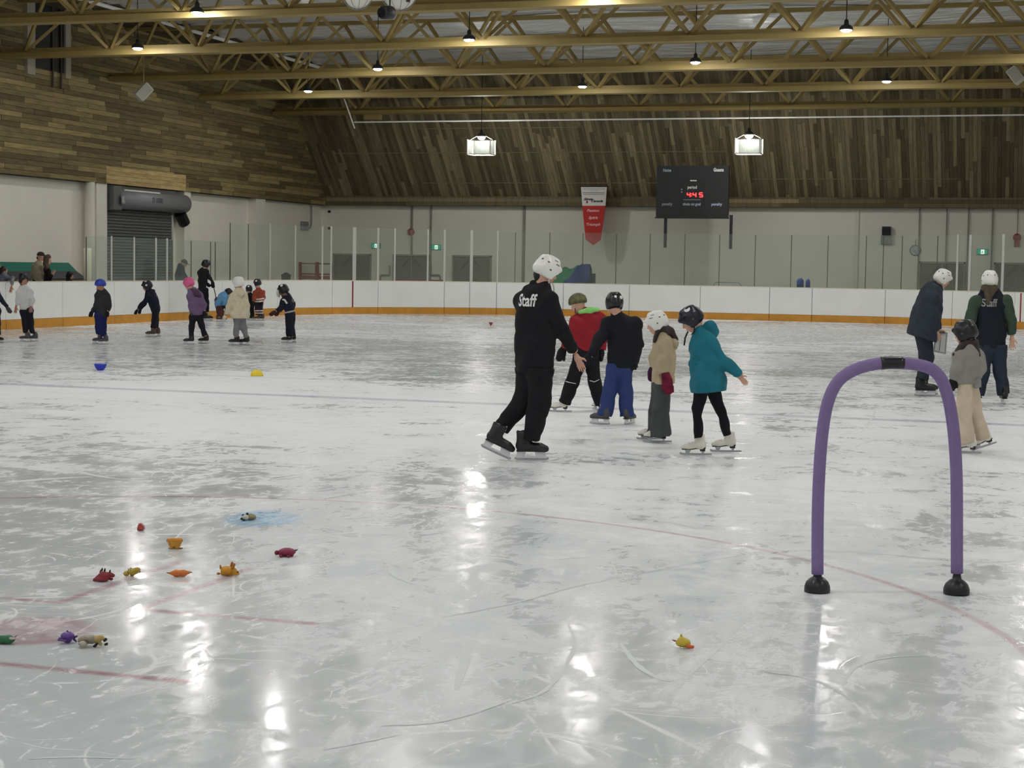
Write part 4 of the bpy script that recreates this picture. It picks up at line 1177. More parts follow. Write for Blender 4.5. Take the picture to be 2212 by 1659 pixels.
def skate(parent, x, y, yaw, L, D, style='hockey', boot=None, pitch=0.0, det=True, maxoff=.3, side=0.0):
    g = ground(x, y); D2 = min(max(depth(g), D - maxoff), D + maxoff)
    q = at(x, y, D2); c = Vector((q.x, q.y, 0.0))
    fx = hdir(yaw); s = L / 0.29; pr = math.radians(pitch)
    ux = fx * math.cos(pr) - UP * math.sin(pr); uz = fx * math.sin(pr) + UP * math.cos(pr)
    if side:
        lat = ux.cross(uz); sr = math.radians(side); uz = (uz * math.cos(sr) + lat * math.sin(sr)).normalized()
    uy = uz.cross(ux)
    c = c + UP * (abs(math.sin(pr)) * L * 0.46 + 0.004)
    def T(a): return c + (ux * a[0] + uy * a[1] + uz * a[2]) * s
    st = .008 if det else .014
    if style == 'hockey':
        P = [cap(T((-.085, 0, .122)), T((.07, 0, .106)), .046 * s, .042 * s, uy, .85, .02 * s), cap(T((.07, 0, .104)), T((.115, 0, .098)), .042 * s, .034 * s, None, 1, .02 * s),
             cap(T((-.085, 0, .13)), T((-.072, 0, .215)), .045 * s, .045 * s, uy, .85, .03 * s), cap(T((-.035, 0, .15)), T((-.020, 0, .235)), .026 * s, .022 * s, uy, 1.3, .02 * s),
             cap(T((-.108, 0, .18)), T((-.122, 0, .245 if style == 'hockey' and abs(yaw) > 60 and det else .20)), .018 * s, .012 * s, uy, 1.3, .02 * s)]
        o = rbuild('skate', field(P, st * s, cuts=[(T((0, 0, .076)), -uz)]), boot or M_BOOTB, parent)
        B = MB()
        for pl_ in ([(-.125, .078), (-.045, .078), (-.062, .034), (-.13, .034)], [(.025, .078), (.115, .080), (.128, .034), (.035, .034)], [(-.135, .036), (.135, .036), (.13, .020), (-.135, .020)]):
            B.prism([T((a, 0, b_)) for a, b_ in pl_], uy * .022 * s)
        B.build('blade_holder', M_HOLD, o)
        MB().prism([T((a, 0, b_)) for a, b_ in [(-.145, .026), (.146, .028), (.150, .014), (.135, .003), (.0, -.001), (-.125, .001), (-.146, .010)]], uy * .006 * s).build('blade_runner', M_STEEL, o)
        if det:
            MB().prism([T((a, 0, b_)) for a, b_ in [(-.13, .086), (.13, .084), (.128, .074), (-.13, .074)]], uy * .060 * s).build('sole', M_SOLE, o)
    else:
        P = [cap(T((-.075, 0, .105)), T((.06, 0, .088)), .044 * s, .040 * s, uy, .8, .02 * s), cap(T((.06, 0, .086)), T((.112, 0, .078)), .040 * s, .026 * s, None, 1, .02 * s),
             cap(T((-.075, 0, .11)), T((-.062, 0, .215)), .044 * s, .046 * s, uy, .85, .03 * s), cap(T((-.025, 0, .14)), T((-.018, 0, .205)), .024 * s, .020 * s, uy, 1.2, .02 * s)]
        o = rbuild('skate', field(P, st * s, cuts=[(T((0, 0, .062)), -uz), (T((0, 0, .225)), uz)]), boot or M_BOOTW, parent)
        MB().prism([T((a, 0, b_)) for a, b_ in [(-.122, .075), (-.03, .070), (.02, .058), (.125, .056), (.13, .064), (.02, .068), (-.03, .082), (-.122, .085)]], uy * .06 * s).build('sole', M_SOLE, o)
        MB().prism([T((a, 0, b_)) for a, b_ in [(-.118, .078), (-.055, .076), (-.062, .045), (-.116, .045)]], uy * .05 * s).build('heel', M_SOLE, o)
        MB().prism([T((a, 0, b_)) for a, b_ in [(-.185, .022), (.12, .022), (.145, .030), (.152, .016), (.138, .002), (.0, -.001), (-.185, .004)]], uy * .006 * s).build('blade_runner', M_STEEL, o)
        for pl_ in ([(-.112, .048), (-.075, .048), (-.082, .02), (-.10, .02)], [(.03, .06), (.10, .06), (.085, .02), (.05, .02)]):
            MB().prism([T((a, 0, b_)) for a, b_ in pl_], uy * .02 * s).build('blade_mount', M_STEEL, o)
    if det:
        B = MB()
        for i in range(6):
            f = i / 5; a = .055 - .075 * min(1, f * 1.3) if style == 'hockey' else .045 - .055 * min(1, f * 1.3)
            z = (.148 if style == 'hockey' else .128) + .02 * f + max(0, f - .4) * .15
            B.bar(T((a + .012, -.022, z)), T((a + .012, .022, z)), .006 * s, .006 * s)
        B.build('laces', M_LACE if (boot or M_BOOTB) in (M_BOOTB, M_BOOTG, M_BOOTN) or style == 'figure' else M_STRAP, o)
    return o

def bare_hand(c, d, n, r, spread=.35, curl=.35):
    """palm, four fingers of unequal length and a thumb; d finger direction, n palm normal, r scale (1 = adult)"""
    d = Vector(d).normalized(); n = (Vector(n) - d * Vector(n).dot(d)).normalized(); w = d.cross(n)
    P = [cap(c - d * .03 * r, c + d * .035 * r, .030 * r, .036 * r, n, .42, .012 * r), cap(c - d * .075 * r, c - d * .03 * r, .024 * r, .028 * r, n, .75, .015 * r)]
    for i, (o, ln) in enumerate(((-.030, .062), (-.010, .074), (.011, .070), (.031, .055))):
        dd = (d + w * (o / .03) * spread * .45).normalized(); b0 = c + d * .045 * r + w * o * r
        b1 = b0 + dd * ln * .5 * r + n * curl * .018 * r; b2 = b1 + (dd * (1 - curl * .5) + n * curl).normalized() * ln * .55 * r
        P += [cap(b0, b1, .0092 * r, .0085 * r, None, 1, .006 * r), cap(b1, b2, .0085 * r, .0068 * r, None, 1, .004 * r)]
    t0 = c - d * .02 * r - w * .030 * r; t1 = t0 + (d * .5 - w * .8 + n * .25).normalized() * .035 * r; t2 = t1 + (d * .9 - w * .35 + n * .3).normalized() * .03 * r
    P += [cap(t0, t1, .014 * r, .0105 * r, None, 1, .010 * r), cap(t1, t2, .0105 * r, .008 * r, None, 1, .004 * r)]
    return P

def helmet_part(parent, hc, rt, fw, up, s, kind, material, vents=True, det=True, strap=None, stickers=()):
    st = .008 if det else .014
    if kind == 'bike':
        R = (.112, .128, .112); cc = hc + up * .030 * s
        P = [ell(cc, rt * R[0] * s, fw * R[1] * s, up * R[2] * s, .01)]
        cuts = [(hc - up * .002 * s, (-up + fw * .10).normalized())]
        subs = [cap(cc + up * .112 * s + rt * sx * s - fw * .06 * s, cc + up * .118 * s + rt * sx * s + fw * .05 * s, .014 * s, .014 * s, None, 1, .01) for sx in (-.03, .03)]
        o = rbuild('helmet', field(P, st, subs, cuts), material, parent)
    else:
        R = (.107, .121, .113); cc = hc + up * .022 * s - fw * .004 * s
        P = [ell(cc, rt * R[0] * s, fw * R[1] * s, up * R[2] * s, .01)]
        for sx in (-1, 1):
            P.append(cap(cc + rt * sx * .036 * s + up * .078 * s + fw * .050 * s, cc + rt * sx * .036 * s + up * .078 * s - fw * .055 * s, .026 * s, .024 * s, None, 1, .03))
            P.append(ell(cc + rt * sx * .080 * s - up * .055 * s + fw * .008 * s, rt * .020 * s, fw * .048 * s, up * .052 * s, .02))
        P.append(cap(cc - fw * .085 * s - up * .035 * s + rt * .03 * s, cc - fw * .085 * s - up * .035 * s - rt * .03 * s, .032 * s, .032 * s, None, 1, .03))
        P.append(cap(cc + fw * .104 * s + up * .024 * s + rt * .045 * s, cc + fw * .104 * s + up * .024 * s - rt * .045 * s, .020 * s, .020 * s, None, 1, .02))
        subs = [ell(cc + fw * .15 * s - up * .075 * s, rt * .088 * s, fw * .125 * s, up * .092 * s, .01), ell(cc - fw * .02 * s - up * .16 * s, rt * .07 * s, fw * .10 * s, up * .085 * s, .01),
                ell(cc + fw * .12 * s - up * .10 * s, rt * .2 * s, fw * .085 * s, up * .085 * s, .01)]
        o = rbuild('helmet', field(P, st, subs, [(cc - up * .098 * s, -up)]), material, parent)
    def surf(a, b_):                     # point on the shell: a = degrees round from front, b = degrees up
        a, b_ = math.radians(a), math.radians(b_)
        d = fw * math.cos(a) * math.cos(b_) + rt * math.sin(a) * math.cos(b_) + up * math.sin(b_)
        k = 1.0 / math.sqrt((d.dot(rt) / R[0]) ** 2 + (d.dot(fw) / R[1]) ** 2 + (d.dot(up) / R[2]) ** 2)
        nn = (rt * (d.dot(rt) / R[0] ** 2) + fw * (d.dot(fw) / R[1] ** 2) + up * (d.dot(up) / R[2] ** 2)).normalized()
        return cc + d * k * s, nn
    if vents:
        for a, b_, l_, w_ in ((155, 22, .008, .008), (205, 22, .008, .008), (120, 18, .010, .006), (240, 18, .010, .006), (75, 42, .020, .004), (285, 42, .020, .004), (66, 24, .022, .004), (294, 24, .022, .004), (98, -14, .010, .008), (262, -14, .010, .008)):
            if kind == 'bike' and b_ < 20: continue
            p, nn = surf(a, b_)
            tx = up.cross(nn).normalized() if abs(nn.dot(up)) < .95 else rt
            ty = nn.cross(tx)
            MB().obox(p, tx * l_ * s, ty * w_ * s, nn * .004 * s).build('vent', M_VENT, o, bevel=.002 * s)
    for a, b_, r, c in stickers:
        p, nn = surf(a, b_); MB().lathe(p - nn * .002, [(r * s, 0), (r * s, .006 * s)], 14, nn).build('sticker', c, o)
    if strap is not None:
        for sx in (-1, 1):
            e = cc + rt * sx * .088 * s - up * .09 * s + fw * .01 * s; ch = hc + fw * .075 * s - up * .125 * s
            MB().tube([e, (e + ch) / 2 + rt * sx * .012 * s - up * .02 * s, ch], .006 * s, 6).build('chin_strap', strap, o)
    return o

def person(label, g, a, head, tor, arms, legs, feet, top, pants, skin=None, hs=.235, group=None, helmet=None, neck=None, top_name='jacket', hood=None, hair=None, hem=None, k=.66,
           sleeves=None, cuff=None, far=False, fold=.011, eyes=True, hands=(), scarf=None, extra=None, cuts=None, topcuts=(), D=None, z0=None, shirt=None):
    """every figure: joints are read off the photograph at the figure's own depth; widths in pixels"""
    skin = skin or SKIN
    if far:
        tor = [(q[0], q[1], q[2] * .87) + tuple(q[3:]) for q in tor]
        arms = [[(q[0], q[1], q[2], q[3] * .88) for q in ch] for ch in arms]
        hands = [h_[:2] + ((h_[2] * .8 if h_[3] != 'bare' else h_[2]),) + h_[3:] for h_ in hands]
    D = D or depth(ground(*g)); f = FPX / D
    def Pt(x, y, o=0.0): return at(x, y, D + o)
    gp = at(g[0], g[1], D); root = thing('person', label, 'person', (gp.x, gp.y, 0.0 if z0 is None else z0), group)
    st = .019 if far else .0125
    fac = hdir(a); pf = math.sqrt(math.cos(math.radians(a)) ** 2 + (k * math.sin(math.radians(a))) ** 2)
    # head frame
    hx, hy, ha, ht = head[:4]; ho = head[4] if len(head) > 4 else 0.0
    t_ = math.radians(ht); hf = hdir(ha)
    fw = hf * math.cos(t_) - UP * math.sin(t_); up = UP * math.cos(t_) + hf * math.sin(t_); rt = fw.cross(up)
    hc = Pt(hx, hy, ho); s = hs / .235
    nb = Pt(*neck) if neck else Pt(tor[-1][0], tor[-1][1] - 6)
    # body (one continuous skin)
    T = [(Pt(q[0], q[1], q[3] if len(q) > 3 else 0.0), q[2] / f / pf) for q in tor]
    B = []
    hm_ = (Pt(*legs[0][0][:3]) + Pt(*legs[1][0][:3])) / 2
    T0 = [(hm_ + UP * .09, .09)] + T[1:]
    for (p, r), (p2, r2) in zip(T0, T0[1:]): B.append(cap(p, p2, r * .72, r2 * .8, fac, k, .03))
    for ch in list(arms) + list(legs):
        pts = [(Pt(q[0], q[1], q[2]), q[3] / f) for q in ch]
        for (p, r), (p2, r2) in zip(pts, pts[1:]): B.append(cap(p, p2, min(r * .7, .075), min(r2 * .7, .036), None, 1, .02))
    sk = [field(B, .022)]
    H = [ell(hc + up * .02 * s, rt * .074 * s, fw * .094 * s, up * .100 * s, .01), ell(hc + fw * .030 * s - up * .055 * s, rt * .054 * s, fw * .062 * s, up * .062 * s, .03),
         cap(hc + fw * .088 * s + up * .002 * s, hc + fw * .104 * s - up * .028 * s, .010 * s, .014 * s, None, 1, .012), cap(hc - up * .05 * s - fw * .015 * s, nb - UP * .02, .054 * s, .060 * s, None, 1, .03)]
    for sx in (-1, 1): H.append(ell(hc + rt * sx * .076 * s - up * .015 * s - fw * .005 * s, rt * .010 * s, fw * .020 * s, up * .032 * s, .006))
    H.append(ell(hc + fw * .082 * s - up * .066 * s, rt * .024 * s, fw * .014 * s, up * .010 * s, .008))
    sk.append(field(H, .008 if not far else .012))
    wr = []
    for hd in hands:
        if hd[3] == 'bare':
            hp, d = Pt(*hd[0]), (Pt(*hd[0]) - Pt(*hd[1]))
            sk.append(field(bare_hand(hp, d, hd[4], hd[2] if hd[2] < 3 else 1.0, *(hd[5:7])), .0042 * max(.8, hd[2]) if not far else .008))
    rbuild('body', sk, skin, root)
    if eyes:
        for sx in (-1, 1):
            rbuild('eye', field([ell(hc + fw * .083 * s + rt * sx * .031 * s + up * .006 * s, rt * .013 * s, fw * .008 * s, up * .007 * s, 0)], .004 if not far else .006), M_EYE, root)
        rbuild('mouth', field([ell(hc + fw * .092 * s - up * .066 * s, rt * .022 * s, fw * .007 * s, up * .006 * s, 0)], .004 if not far else .005), M_LIP, root)
    # top
    J = []
    for (p, r), (p2, r2) in zip(T, T[1:]): J.append(cap(p, p2, r, r2, fac, k, .03))
    J.append(cap(T[-1][0], nb, T[-1][1] * .8, .065 * s, fac, .85, .06))
    S = []
    for ch in arms:
        pts = [(Pt(q[0], q[1], q[2]), q[3] / f) for q in ch]
        S.append(cap(T[-1][0] - UP * .02, pts[0][0], T[-1][1] * .55, pts[0][1], fac, .85, .05))
        for i_, ((p, r), (p2, r2)) in enumerate(zip(pts, pts[1:])): S.append(cap(p, p2, r, r2, None, 1, .035, i_ == len(pts) - 2))
    cts = list(topcuts)
    if hem is not None: cts.append((Pt(*hem[0]), Vector(hem[1] if len(hem) > 1 else (0, 0, -1)).normalized()))
    sd = sum(ord(c_) for c_ in label) % 63 * .1
    if sleeves is None:
        jo = rbuild(top_name, field(J + S, st, cuts=cts, fold=fold, seed=sd), top, root)
    else:
        jo = rbuild(top_name, field(J, st, cuts=cts, fold=fold, seed=sd), top, root)
        rbuild('sleeves', field(S, st, fold=fold, seed=sd + 1), sleeves, root)
    # trousers
    Q = []
    for ch in legs:
        pts = [(Pt(q[0], q[1], q[2]), q[3] / f) for q in ch]
        for i_, ((p, r), (p2, r2)) in enumerate(zip(pts, pts[1:])): Q.append(cap(p, p2 + (p2 - p).normalized() * ((.03 if not far else .012) if i_ == len(pts) - 2 else 0), r, r2, None, 1, .025, i_ == len(pts) - 2))
    hipc = T[0][0]
    hp = [Pt(ch[0][0], ch[0][1], ch[0][2]) for ch in legs]
    if len(hp) == 2: Q.append(cap(hp[0] + UP * .04, hp[1] + UP * .04, legs[0][0][3] / f, legs[1][0][3] / f, None, 1, .03))
    Q.append(cap(hp[0] + UP * .02, hipc + UP * .08, legs[0][0][3] / f * .95, T[0][1] * .8, fac, .75, .04))
    ct = []
    if hem is not None: ct.append((Pt(hem[0][0], hem[0][1] - .05 * f), Vector((0, 0, 1))))
    if cuts: ct += [(Pt(*c_[0]), Vector(c_[1]).normalized()) for c_ in cuts]
    to = rbuild('trousers', field(Q, st, cuts=ct, fold=fold * .8, seed=sd + 2), pants, root)
    # gloves
    for hd in hands:
        if hd[3] in ('mitt', 'glove'):
            hp_, wp = Pt(*hd[0]), Pt(*hd[1]); d = (hp_ - wp).normalized(); r = hd[2] / f
            n_ = d.cross(UP); n_ = n_.normalized() if n_.length > .1 else RGT
            G = [cap(hp_ - d * r * .6, hp_ + d * r * .7, r * .95, r * .8, n_, .75, .02), cap(wp, hp_ - d * r * .4, r * .75, r * .85, None, 1, .02)]
            w_ = d.cross(n_)
            if hd[3] == 'glove':
                for i in range(4):
                    o_ = (i - 1.5) * .46 * r; b0 = hp_ + d * r * .6 + w_ * o_
                    G.append(cap(b0, b0 + d * r * (.9 + .15 * (i in (1, 2))) + n_ * r * .35, r * .27, r * .22, None, 1, .008))
            G.append(cap(hp_ - d * r * .3 + w_ * r * .7, hp_ + d * r * .6 + w_ * r * 1.15, r * .36, r * .30, None, 1, .015))
            rbuild('glove', field(G, .008 if not far else .012), hd[4], root)
    for ft in feet:
        skate(root, ft['x'], ft['y'], ft['yaw'], ft.get('L', .27), D + ft.get('o', 0), ft.get('style', 'hockey'), ft.get('boot'), ft.get('pitch', 0), not far, ft.get('mo', .3), ft.get('side', 0))
    if hair is not None:
        rbuild('hair', field([cap(Pt(*p[:3]), Pt(*p2[:3]), p[3] / f, p2[3] / f, None, 1, .02) for p, p2 in hair[1]], .010 if not far else .014, fold=.003, foldk=60), hair[0], root)
    if hood is not None:
        rbuild('hood', field([cap(Pt(*p[:3]), Pt(*p2[:3]), p[3] / f, p2[3] / f, None, 1, .03) for p, p2 in hood[1]], .011 if not far else .016, fold=.003), hood[0], root)
    if helmet is not None:
        kind, hm, opt = helmet
        helmet_part(root, hc, rt, fw, up, s * opt.get('size', 1.0), kind, hm, opt.get('vents', not far), not far, opt.get('strap', M_STRAP), opt.get('stickers', ()))
    return dict(root=root, Pt=Pt, D=D, f=f, T=T, fac=fac, top=jo, trousers=to, hc=hc, rt=rt, fw=fw, up=up, s=s)

def print_on(info, body, size, px, py, material, ang=0.0, width=None, bold=.004):
    """lettering laid onto the cloth of the jacket (projected on its surface)"""
    me = text_mesh(body, size, bold)
    bm = bmesh.new(); bm.from_mesh(me); bmesh.ops.triangulate(bm, faces=bm.faces)
    bmesh.ops.subdivide_edges(bm, edges=[e for e in bm.edges if e.calc_length() > .03], cuts=1)
    bm.to_mesh(me); bm.free()
    o = info['top']; off = worldmat(o.parent).translation
    tree = BVHTree.FromPolygons([v.co + off for v in o.data.vertices], [tuple(p.vertices) for p in o.data.polygons])
    xs = [v.co.x for v in me.vertices]; ws = width / (max(xs) - min(xs)) if width else 1
    yd = UP; nrm = -hdir(ang); xd = yd.cross(nrm)
    c = info['Pt'](px, py, -.6)
    d = (info['Pt'](px, py, 0) - c).normalized()
    hit = tree.ray_cast(c, d)
    c0 = hit[0] if hit[0] is not None else info['Pt'](px, py, -.15)
    last = None
    for v in me.vertices:
        p = c0 + xd * v.co.x * ws + yd * v.co.y
        h = tree.ray_cast(p + nrm * .25, -nrm)
        v.co = (h[0] + nrm * .004) if h[0] is not None and (h[0] - p).length < .2 else p
    me.materials.clear()
    return link('lettering', me, material, info['root'])
# ---------------------------------------------------------------- skaters in the middle
c_black = cloth('jacket_black', (24, 25, 30)); c_black2 = cloth('trousers_black', (22, 23, 28)); c_navy = cloth('cloth_navy', (30, 36, 52))
c_txt = mat('print_white', (232, 232, 230), .7)
st1 = person('instructor in black with Staff on the back and a white helmet, beside the red jacket', (1150, 994), 35,
    (1181, 584, 62, 24), [(1155, 796, 41), (1155, 745, 43), (1154, 695, 43), (1157, 655, 39)],
    [[(1186, 650, -.12, 20), (1213, 712, -.08, 16), (1240, 757, .02, 13)], [(1130, 650, .14, 19), (1146, 712, .27, 15), (1168, 752, .36, 12)]],
    [[(1168, 800, -.05, 28), (1167, 862, -.05, 25), (1149, 944, -.04, 20)], [(1143, 802, .10, 29), (1134, 862, .10, 23), (1087, 921, .08, 18)]],
    [dict(x=1148, y=995, yaw=88, L=.30), dict(x=1069, y=994, yaw=84, L=.29, pitch=25)],
    c_black, c_black2, hs=.235, neck=(1170, 615), helmet=('hockey', M_WHT, dict(strap=M_STRAPW, size=1.0)),
    hair=(mat('hair_black', (24, 20, 20), .6), [((1167, 594, -.0, 15), (1180, 596, .0, 15)), ((1166, 598, -.01, 12), (1176, 600, .0, 12))]),
    hands=[((1250, 780, .06), (1241, 760, .02), 0.85, 'bare', -FWD, .0, .7), ((1176, 762, .40), (1168, 752, .36), 9, 'glove', c_black)], hem=((1155, 806),))
print_on(st1, 'Staff', .15, 1136, 650, c_txt, 28, width=.185, bold=.0035)
MB().tube([st1['Pt'](1194, 612, -.02), st1['Pt'](1197, 622, -.03), st1['Pt'](1196, 636, -.03)], .007, 6).build('loose_strap', M_STRAPW, st1['root'])
rbuild('collar', field([cap(st1['Pt'](1152, 613, .02), st1['Pt'](1176, 618, -.06), .035, .03, None, 1, .02)], .01), c_black, st1['root'])

camo = mat('helmet_camo', (86, 88, 48), .5, var=.75, scale=26)
c_red = cloth('jacket_red', (148, 34, 44)); c_lime = cloth('hood_lime', (142, 214, 120))
rk = person('child in a red jacket with lime green hood and camouflage cycle helmet', (1225, 890), -18,
    (1249, 656, -55, 18), [(1268, 748, 27), (1270, 715, 31), (1272, 692, 30)],
    [[(1247, 694, -.05, 14), (1232, 724, -.04, 12), (1218, 752, .05, 10)], [(1298, 694, .06, 14), (1304, 724, .08, 12), (1298, 755, .06, 10)]],
    [[(1256, 772, -.02, 17), (1237, 823, -.02, 15), (1221, 866, -.02, 14)], [(1278, 772, .03, 17), (1284, 823, .03, 15), (1297, 868, .05, 14)]],
    [dict(x=1208, y=890, yaw=-82, L=.235, style='figure'), dict(x=1291, y=884, yaw=-30, L=.235, style='figure')],
    c_red, c_black2, hs=.215, neck=(1262, 676), helmet=('bike', camo, dict(strap=M_STRAP, vents=True)),
    hood=(c_lime, [((1253, 674, -.09, 5), (1275, 670, -.10, 6)), ((1275, 670, -.10, 6), (1290, 669, -.04, 5))]),
    hands=[((1211, 767, .06), (1217, 754, .05), 10, 'mitt', c_black), ((1298, 768, .06), (1298, 756, .06), 9, 'mitt', c_black)], hem=((1268, 758),))
for x0, x1, y in ((1222, 1246, 826), (1274, 1294, 824)):
    f_ = rk['Pt']; MB().tube([f_(x0, y - 2, -.10), f_((x0 + x1) / 2, y + 1, -.135), f_(x1, y + 3 if x0 < 1250 else y - 4, -.08)], .004, 6).build('reflective_stripe', c_txt, rk['root'])

c_blue = cloth('trousers_blue', (48, 64, 114))
bk = person('child in a black jacket and royal blue trousers holding the instructor by the hand', (1322, 917), 5,
    (1327, 655, -12, 8), [(1346, 784, 32), (1348, 745, 34), (1344, 708, 31)],
    [[(1315, 700, -.02, 15), (1298, 728, -.06, 13), (1276, 768, -.10, 11)], [(1370, 702, .0, 15), (1377, 742, -.02, 13), (1369, 780, -.05, 11)]],
    [[(1328, 800, .0, 18), (1317, 845, .0, 16), (1306, 892, .0, 17)], [(1350, 800, .0, 18), (1350, 845, .0, 16), (1354, 894, .02, 16)]],
    [dict(x=1296, y=917, yaw=-62, L=.24, boot=M_BOOTG), dict(x=1360, y=917, yaw=32, L=.24, boot=M_BOOTG)],
    cloth('jacket_charcoal', (26, 28, 34)), c_blue, hs=.215, neck=(1334, 680), helmet=('hockey', M_BLK, dict(strap=M_STRAPW, stickers=((188, 22, .016, c_txt), (150, 18, .022, c_txt)))),
    hands=[((1266, 778, -.10), (1275, 768, -.10), 9, 'mitt', c_black), ((1366, 790, -.05), (1369, 780, -.05), 8, 'mitt', c_black)], hem=((1346, 794),))

c_beige = cloth('hoodie_beige', (178, 164, 134)); c_maroon = cloth('glove_maroon', (110, 26, 52), .5)
hair_d = mat('hair_dark_brown', (44, 30, 26), .55, var=.3, scale=30)
bg = person('child in a beige hoodie with white helmet and wide grey trousers', (1410, 956), -78,
    (1419, 698, -78, 16), [(1433, 818, 24), (1434, 780, 27), (1433, 748, 23)],
    [[(1436, 748, -.13, 14), (1437, 782, -.17, 14), (1437, 806, -.17, 12)], [(1424, 746, .12, 13), (1414, 776, .15, 12), (1410, 796, .14, 10)]],
    [[(1432, 838, -.06, 19), (1426, 884, -.06, 18), (1428, 936, -.04, 23)], [(1424, 838, .07, 18), (1418, 884, .07, 17), (1415, 932, .08, 19)]],
    [dict(x=1416, y=956, yaw=-88, L=.25, style='figure', o=-.05), dict(x=1400, y=950, yaw=-92, L=.23, style='figure', o=.1)],
    c_beige, cloth('trousers_grey', (74, 77, 80)), hs=.215, neck=(1428, 724), helmet=('hockey', M_WHT, dict(strap=M_STRAPW)),
    hair=(hair_d, [((1434, 708, .0, 11), (1447, 716, -.01, 9)), ((1447, 716, -.01, 9), (1461, 733, -.03, 5)), ((1422, 712, -.06, 6), (1413, 738, -.09, 4)), ((1430, 710, -.04, 9), (1440, 722, -.05, 7))]),
    hood=(c_beige, [((1446, 738, .05, 11), (1455, 742, -.05, 10)), ((1455, 742, -.05, 10), (1458, 750, .0, 6))]),
    hands=[((1443, 830, -.18), (1438, 809, -.17), 12, 'glove', c_maroon), ((1408, 810, .14), (1410, 797, .14), 10, 'mitt', cloth('glove_plum', (60, 26, 58)))], hem=((1433, 829),), cuts=[((1426, 944), (0, 0, -1))])

c_teal = cloth('jacket_teal', (30, 112, 130))
tl = person('girl in a teal hooded jacket, black leggings and white figure skates', (1505, 984), -80,
    (1494, 690, -82, 32), [(1531, 826, 40), (1527, 785, 36), (1521, 750, 31)],
    [[(1531, 742, -.12, 18), (1563, 782, -.13, 14), (1597, 810, -.12, 12)], [(1506, 742, .13, 15), (1502, 785, .15, 13), (1508, 820, .12, 10)]],
    [[(1515, 845, -.05, 16), (1507, 884, -.06, 12), (1509, 940, -.05, 10)], [(1540, 842, .06, 16), (1556, 888, .06, 12), (1570, 934, .06, 9)]],
    [dict(x=1499, y=984, yaw=-84, L=.255, style='figure'), dict(x=1564, y=975, yaw=-84, L=.255, style='figure')],
    c_teal, cloth('leggings_black', (20, 21, 27), .05), hs=.222, neck=(1513, 716), helmet=('hockey', M_NAVH, dict(strap=M_STRAP, stickers=((262, 48, .030, c_txt),))),
    hood=(c_teal, [((1512, 722, -.02, 12), (1534, 706, -.02, 13)), ((1534, 706, -.02, 13), (1544, 716, .0, 10)), ((1520, 728, -.06, 12), (1540, 722, -.04, 10))]),
    hands=[((1602, 818, -.12), (1594, 809, -.12), .66, 'bare', -FWD, .0, .8), ((1508, 828, .12), (1508, 818, .12), 7, 'mitt', c_teal)], hem=((1531, 846), (.1, 0, -1)))
p_ = tl['Pt']; MB().tube([p_(1486, 716, -.04), p_(1480, 730, -.05), p_(1478, 746, -.05)], .008, 6).build('loose_strap', M_STRAP, tl['root'])
MB().tube([p_(1503, 786, -.17), p_(1512, 792, -.19), p_(1524, 793, -.19)], .006, 6).build('pocket_seam', cloth('jacket_teal_dark', (22, 82, 96)), tl['root'])

# ---------------------------------------------------------------- three figures beside the purple hoop
c_nj = cloth('jacket_slate', (50, 58, 68)); c_nt = cloth('trousers_slate', (46, 52, 64))
nv = person('instructor in a long slate jacket and white helmet leaning over with a clipboard', (2000, 856), 78,
    (2036, 602, 84, 22), [(1992, 722, 30), (1998, 690, 29), (2007, 658, 26), (2013, 637, 21)],
    [[(2013, 644, -.16, 14), (2016, 684, -.20, 12), (2020, 714, -.18, 10)], [(2018, 642, .16, 13), (2022, 684, .18, 11), (2026, 712, .14, 9)]],
    [[(1996, 734, -.05, 17), (2004, 772, -.05, 14), (1995, 815, -.04, 11)], [(1994, 734, .08, 16), (1999, 772, .08, 13), (1990, 815, .08, 11)]],
    [dict(x=1998, y=856, yaw=92, L=.30), dict(x=2004, y=853, yaw=84, L=.29, o=.15)],
    c_nj, c_nt, hs=.235, neck=(2024, 622), helmet=('hockey', M_WHT, dict(strap=M_STRAPW)), hands=[((2024, 720, -.18), (2020, 712, -.18), .95, 'bare', FWD, .1, .6), ((2030, 719, .14), (2026, 712, .14), .95, 'bare', -FWD, .1, .6)],
    hem=((1990, 730), (-.32 * RGT.x, -.32 * RGT.y, -1)), fold=.008)
f_ = nv['Pt']
cb = thing('clipboard', 'grey clipboard with papers held by the leaning instructor', 'clipboard', f_(2032, 740, -.12))
MB().prism([f_(2021, 715, -.12), f_(2047, 718, -.06), f_(2043, 765, -.06), f_(2016, 760, -.12)], FWD * .012).build('board', mat('clip_grey', (150, 154, 156), .5), cb)
MB().prism([f_(2023, 719, -.135), f_(2043, 722, -.085), f_(2040, 761, -.085), f_(2019, 757, -.135)], FWD * .003).build('paper', mat('paper', (196, 198, 198), .7), cb)
MB().obox(f_(2033, 718, -.12), RGT * .05, FWD * .012, UP * .012).build('clip', M_STEEL, cb)
MB().bar(f_(2033, 722, -.14), f_(2029, 758, -.14), .006, .006).build('pen', M_SOLE, cb)

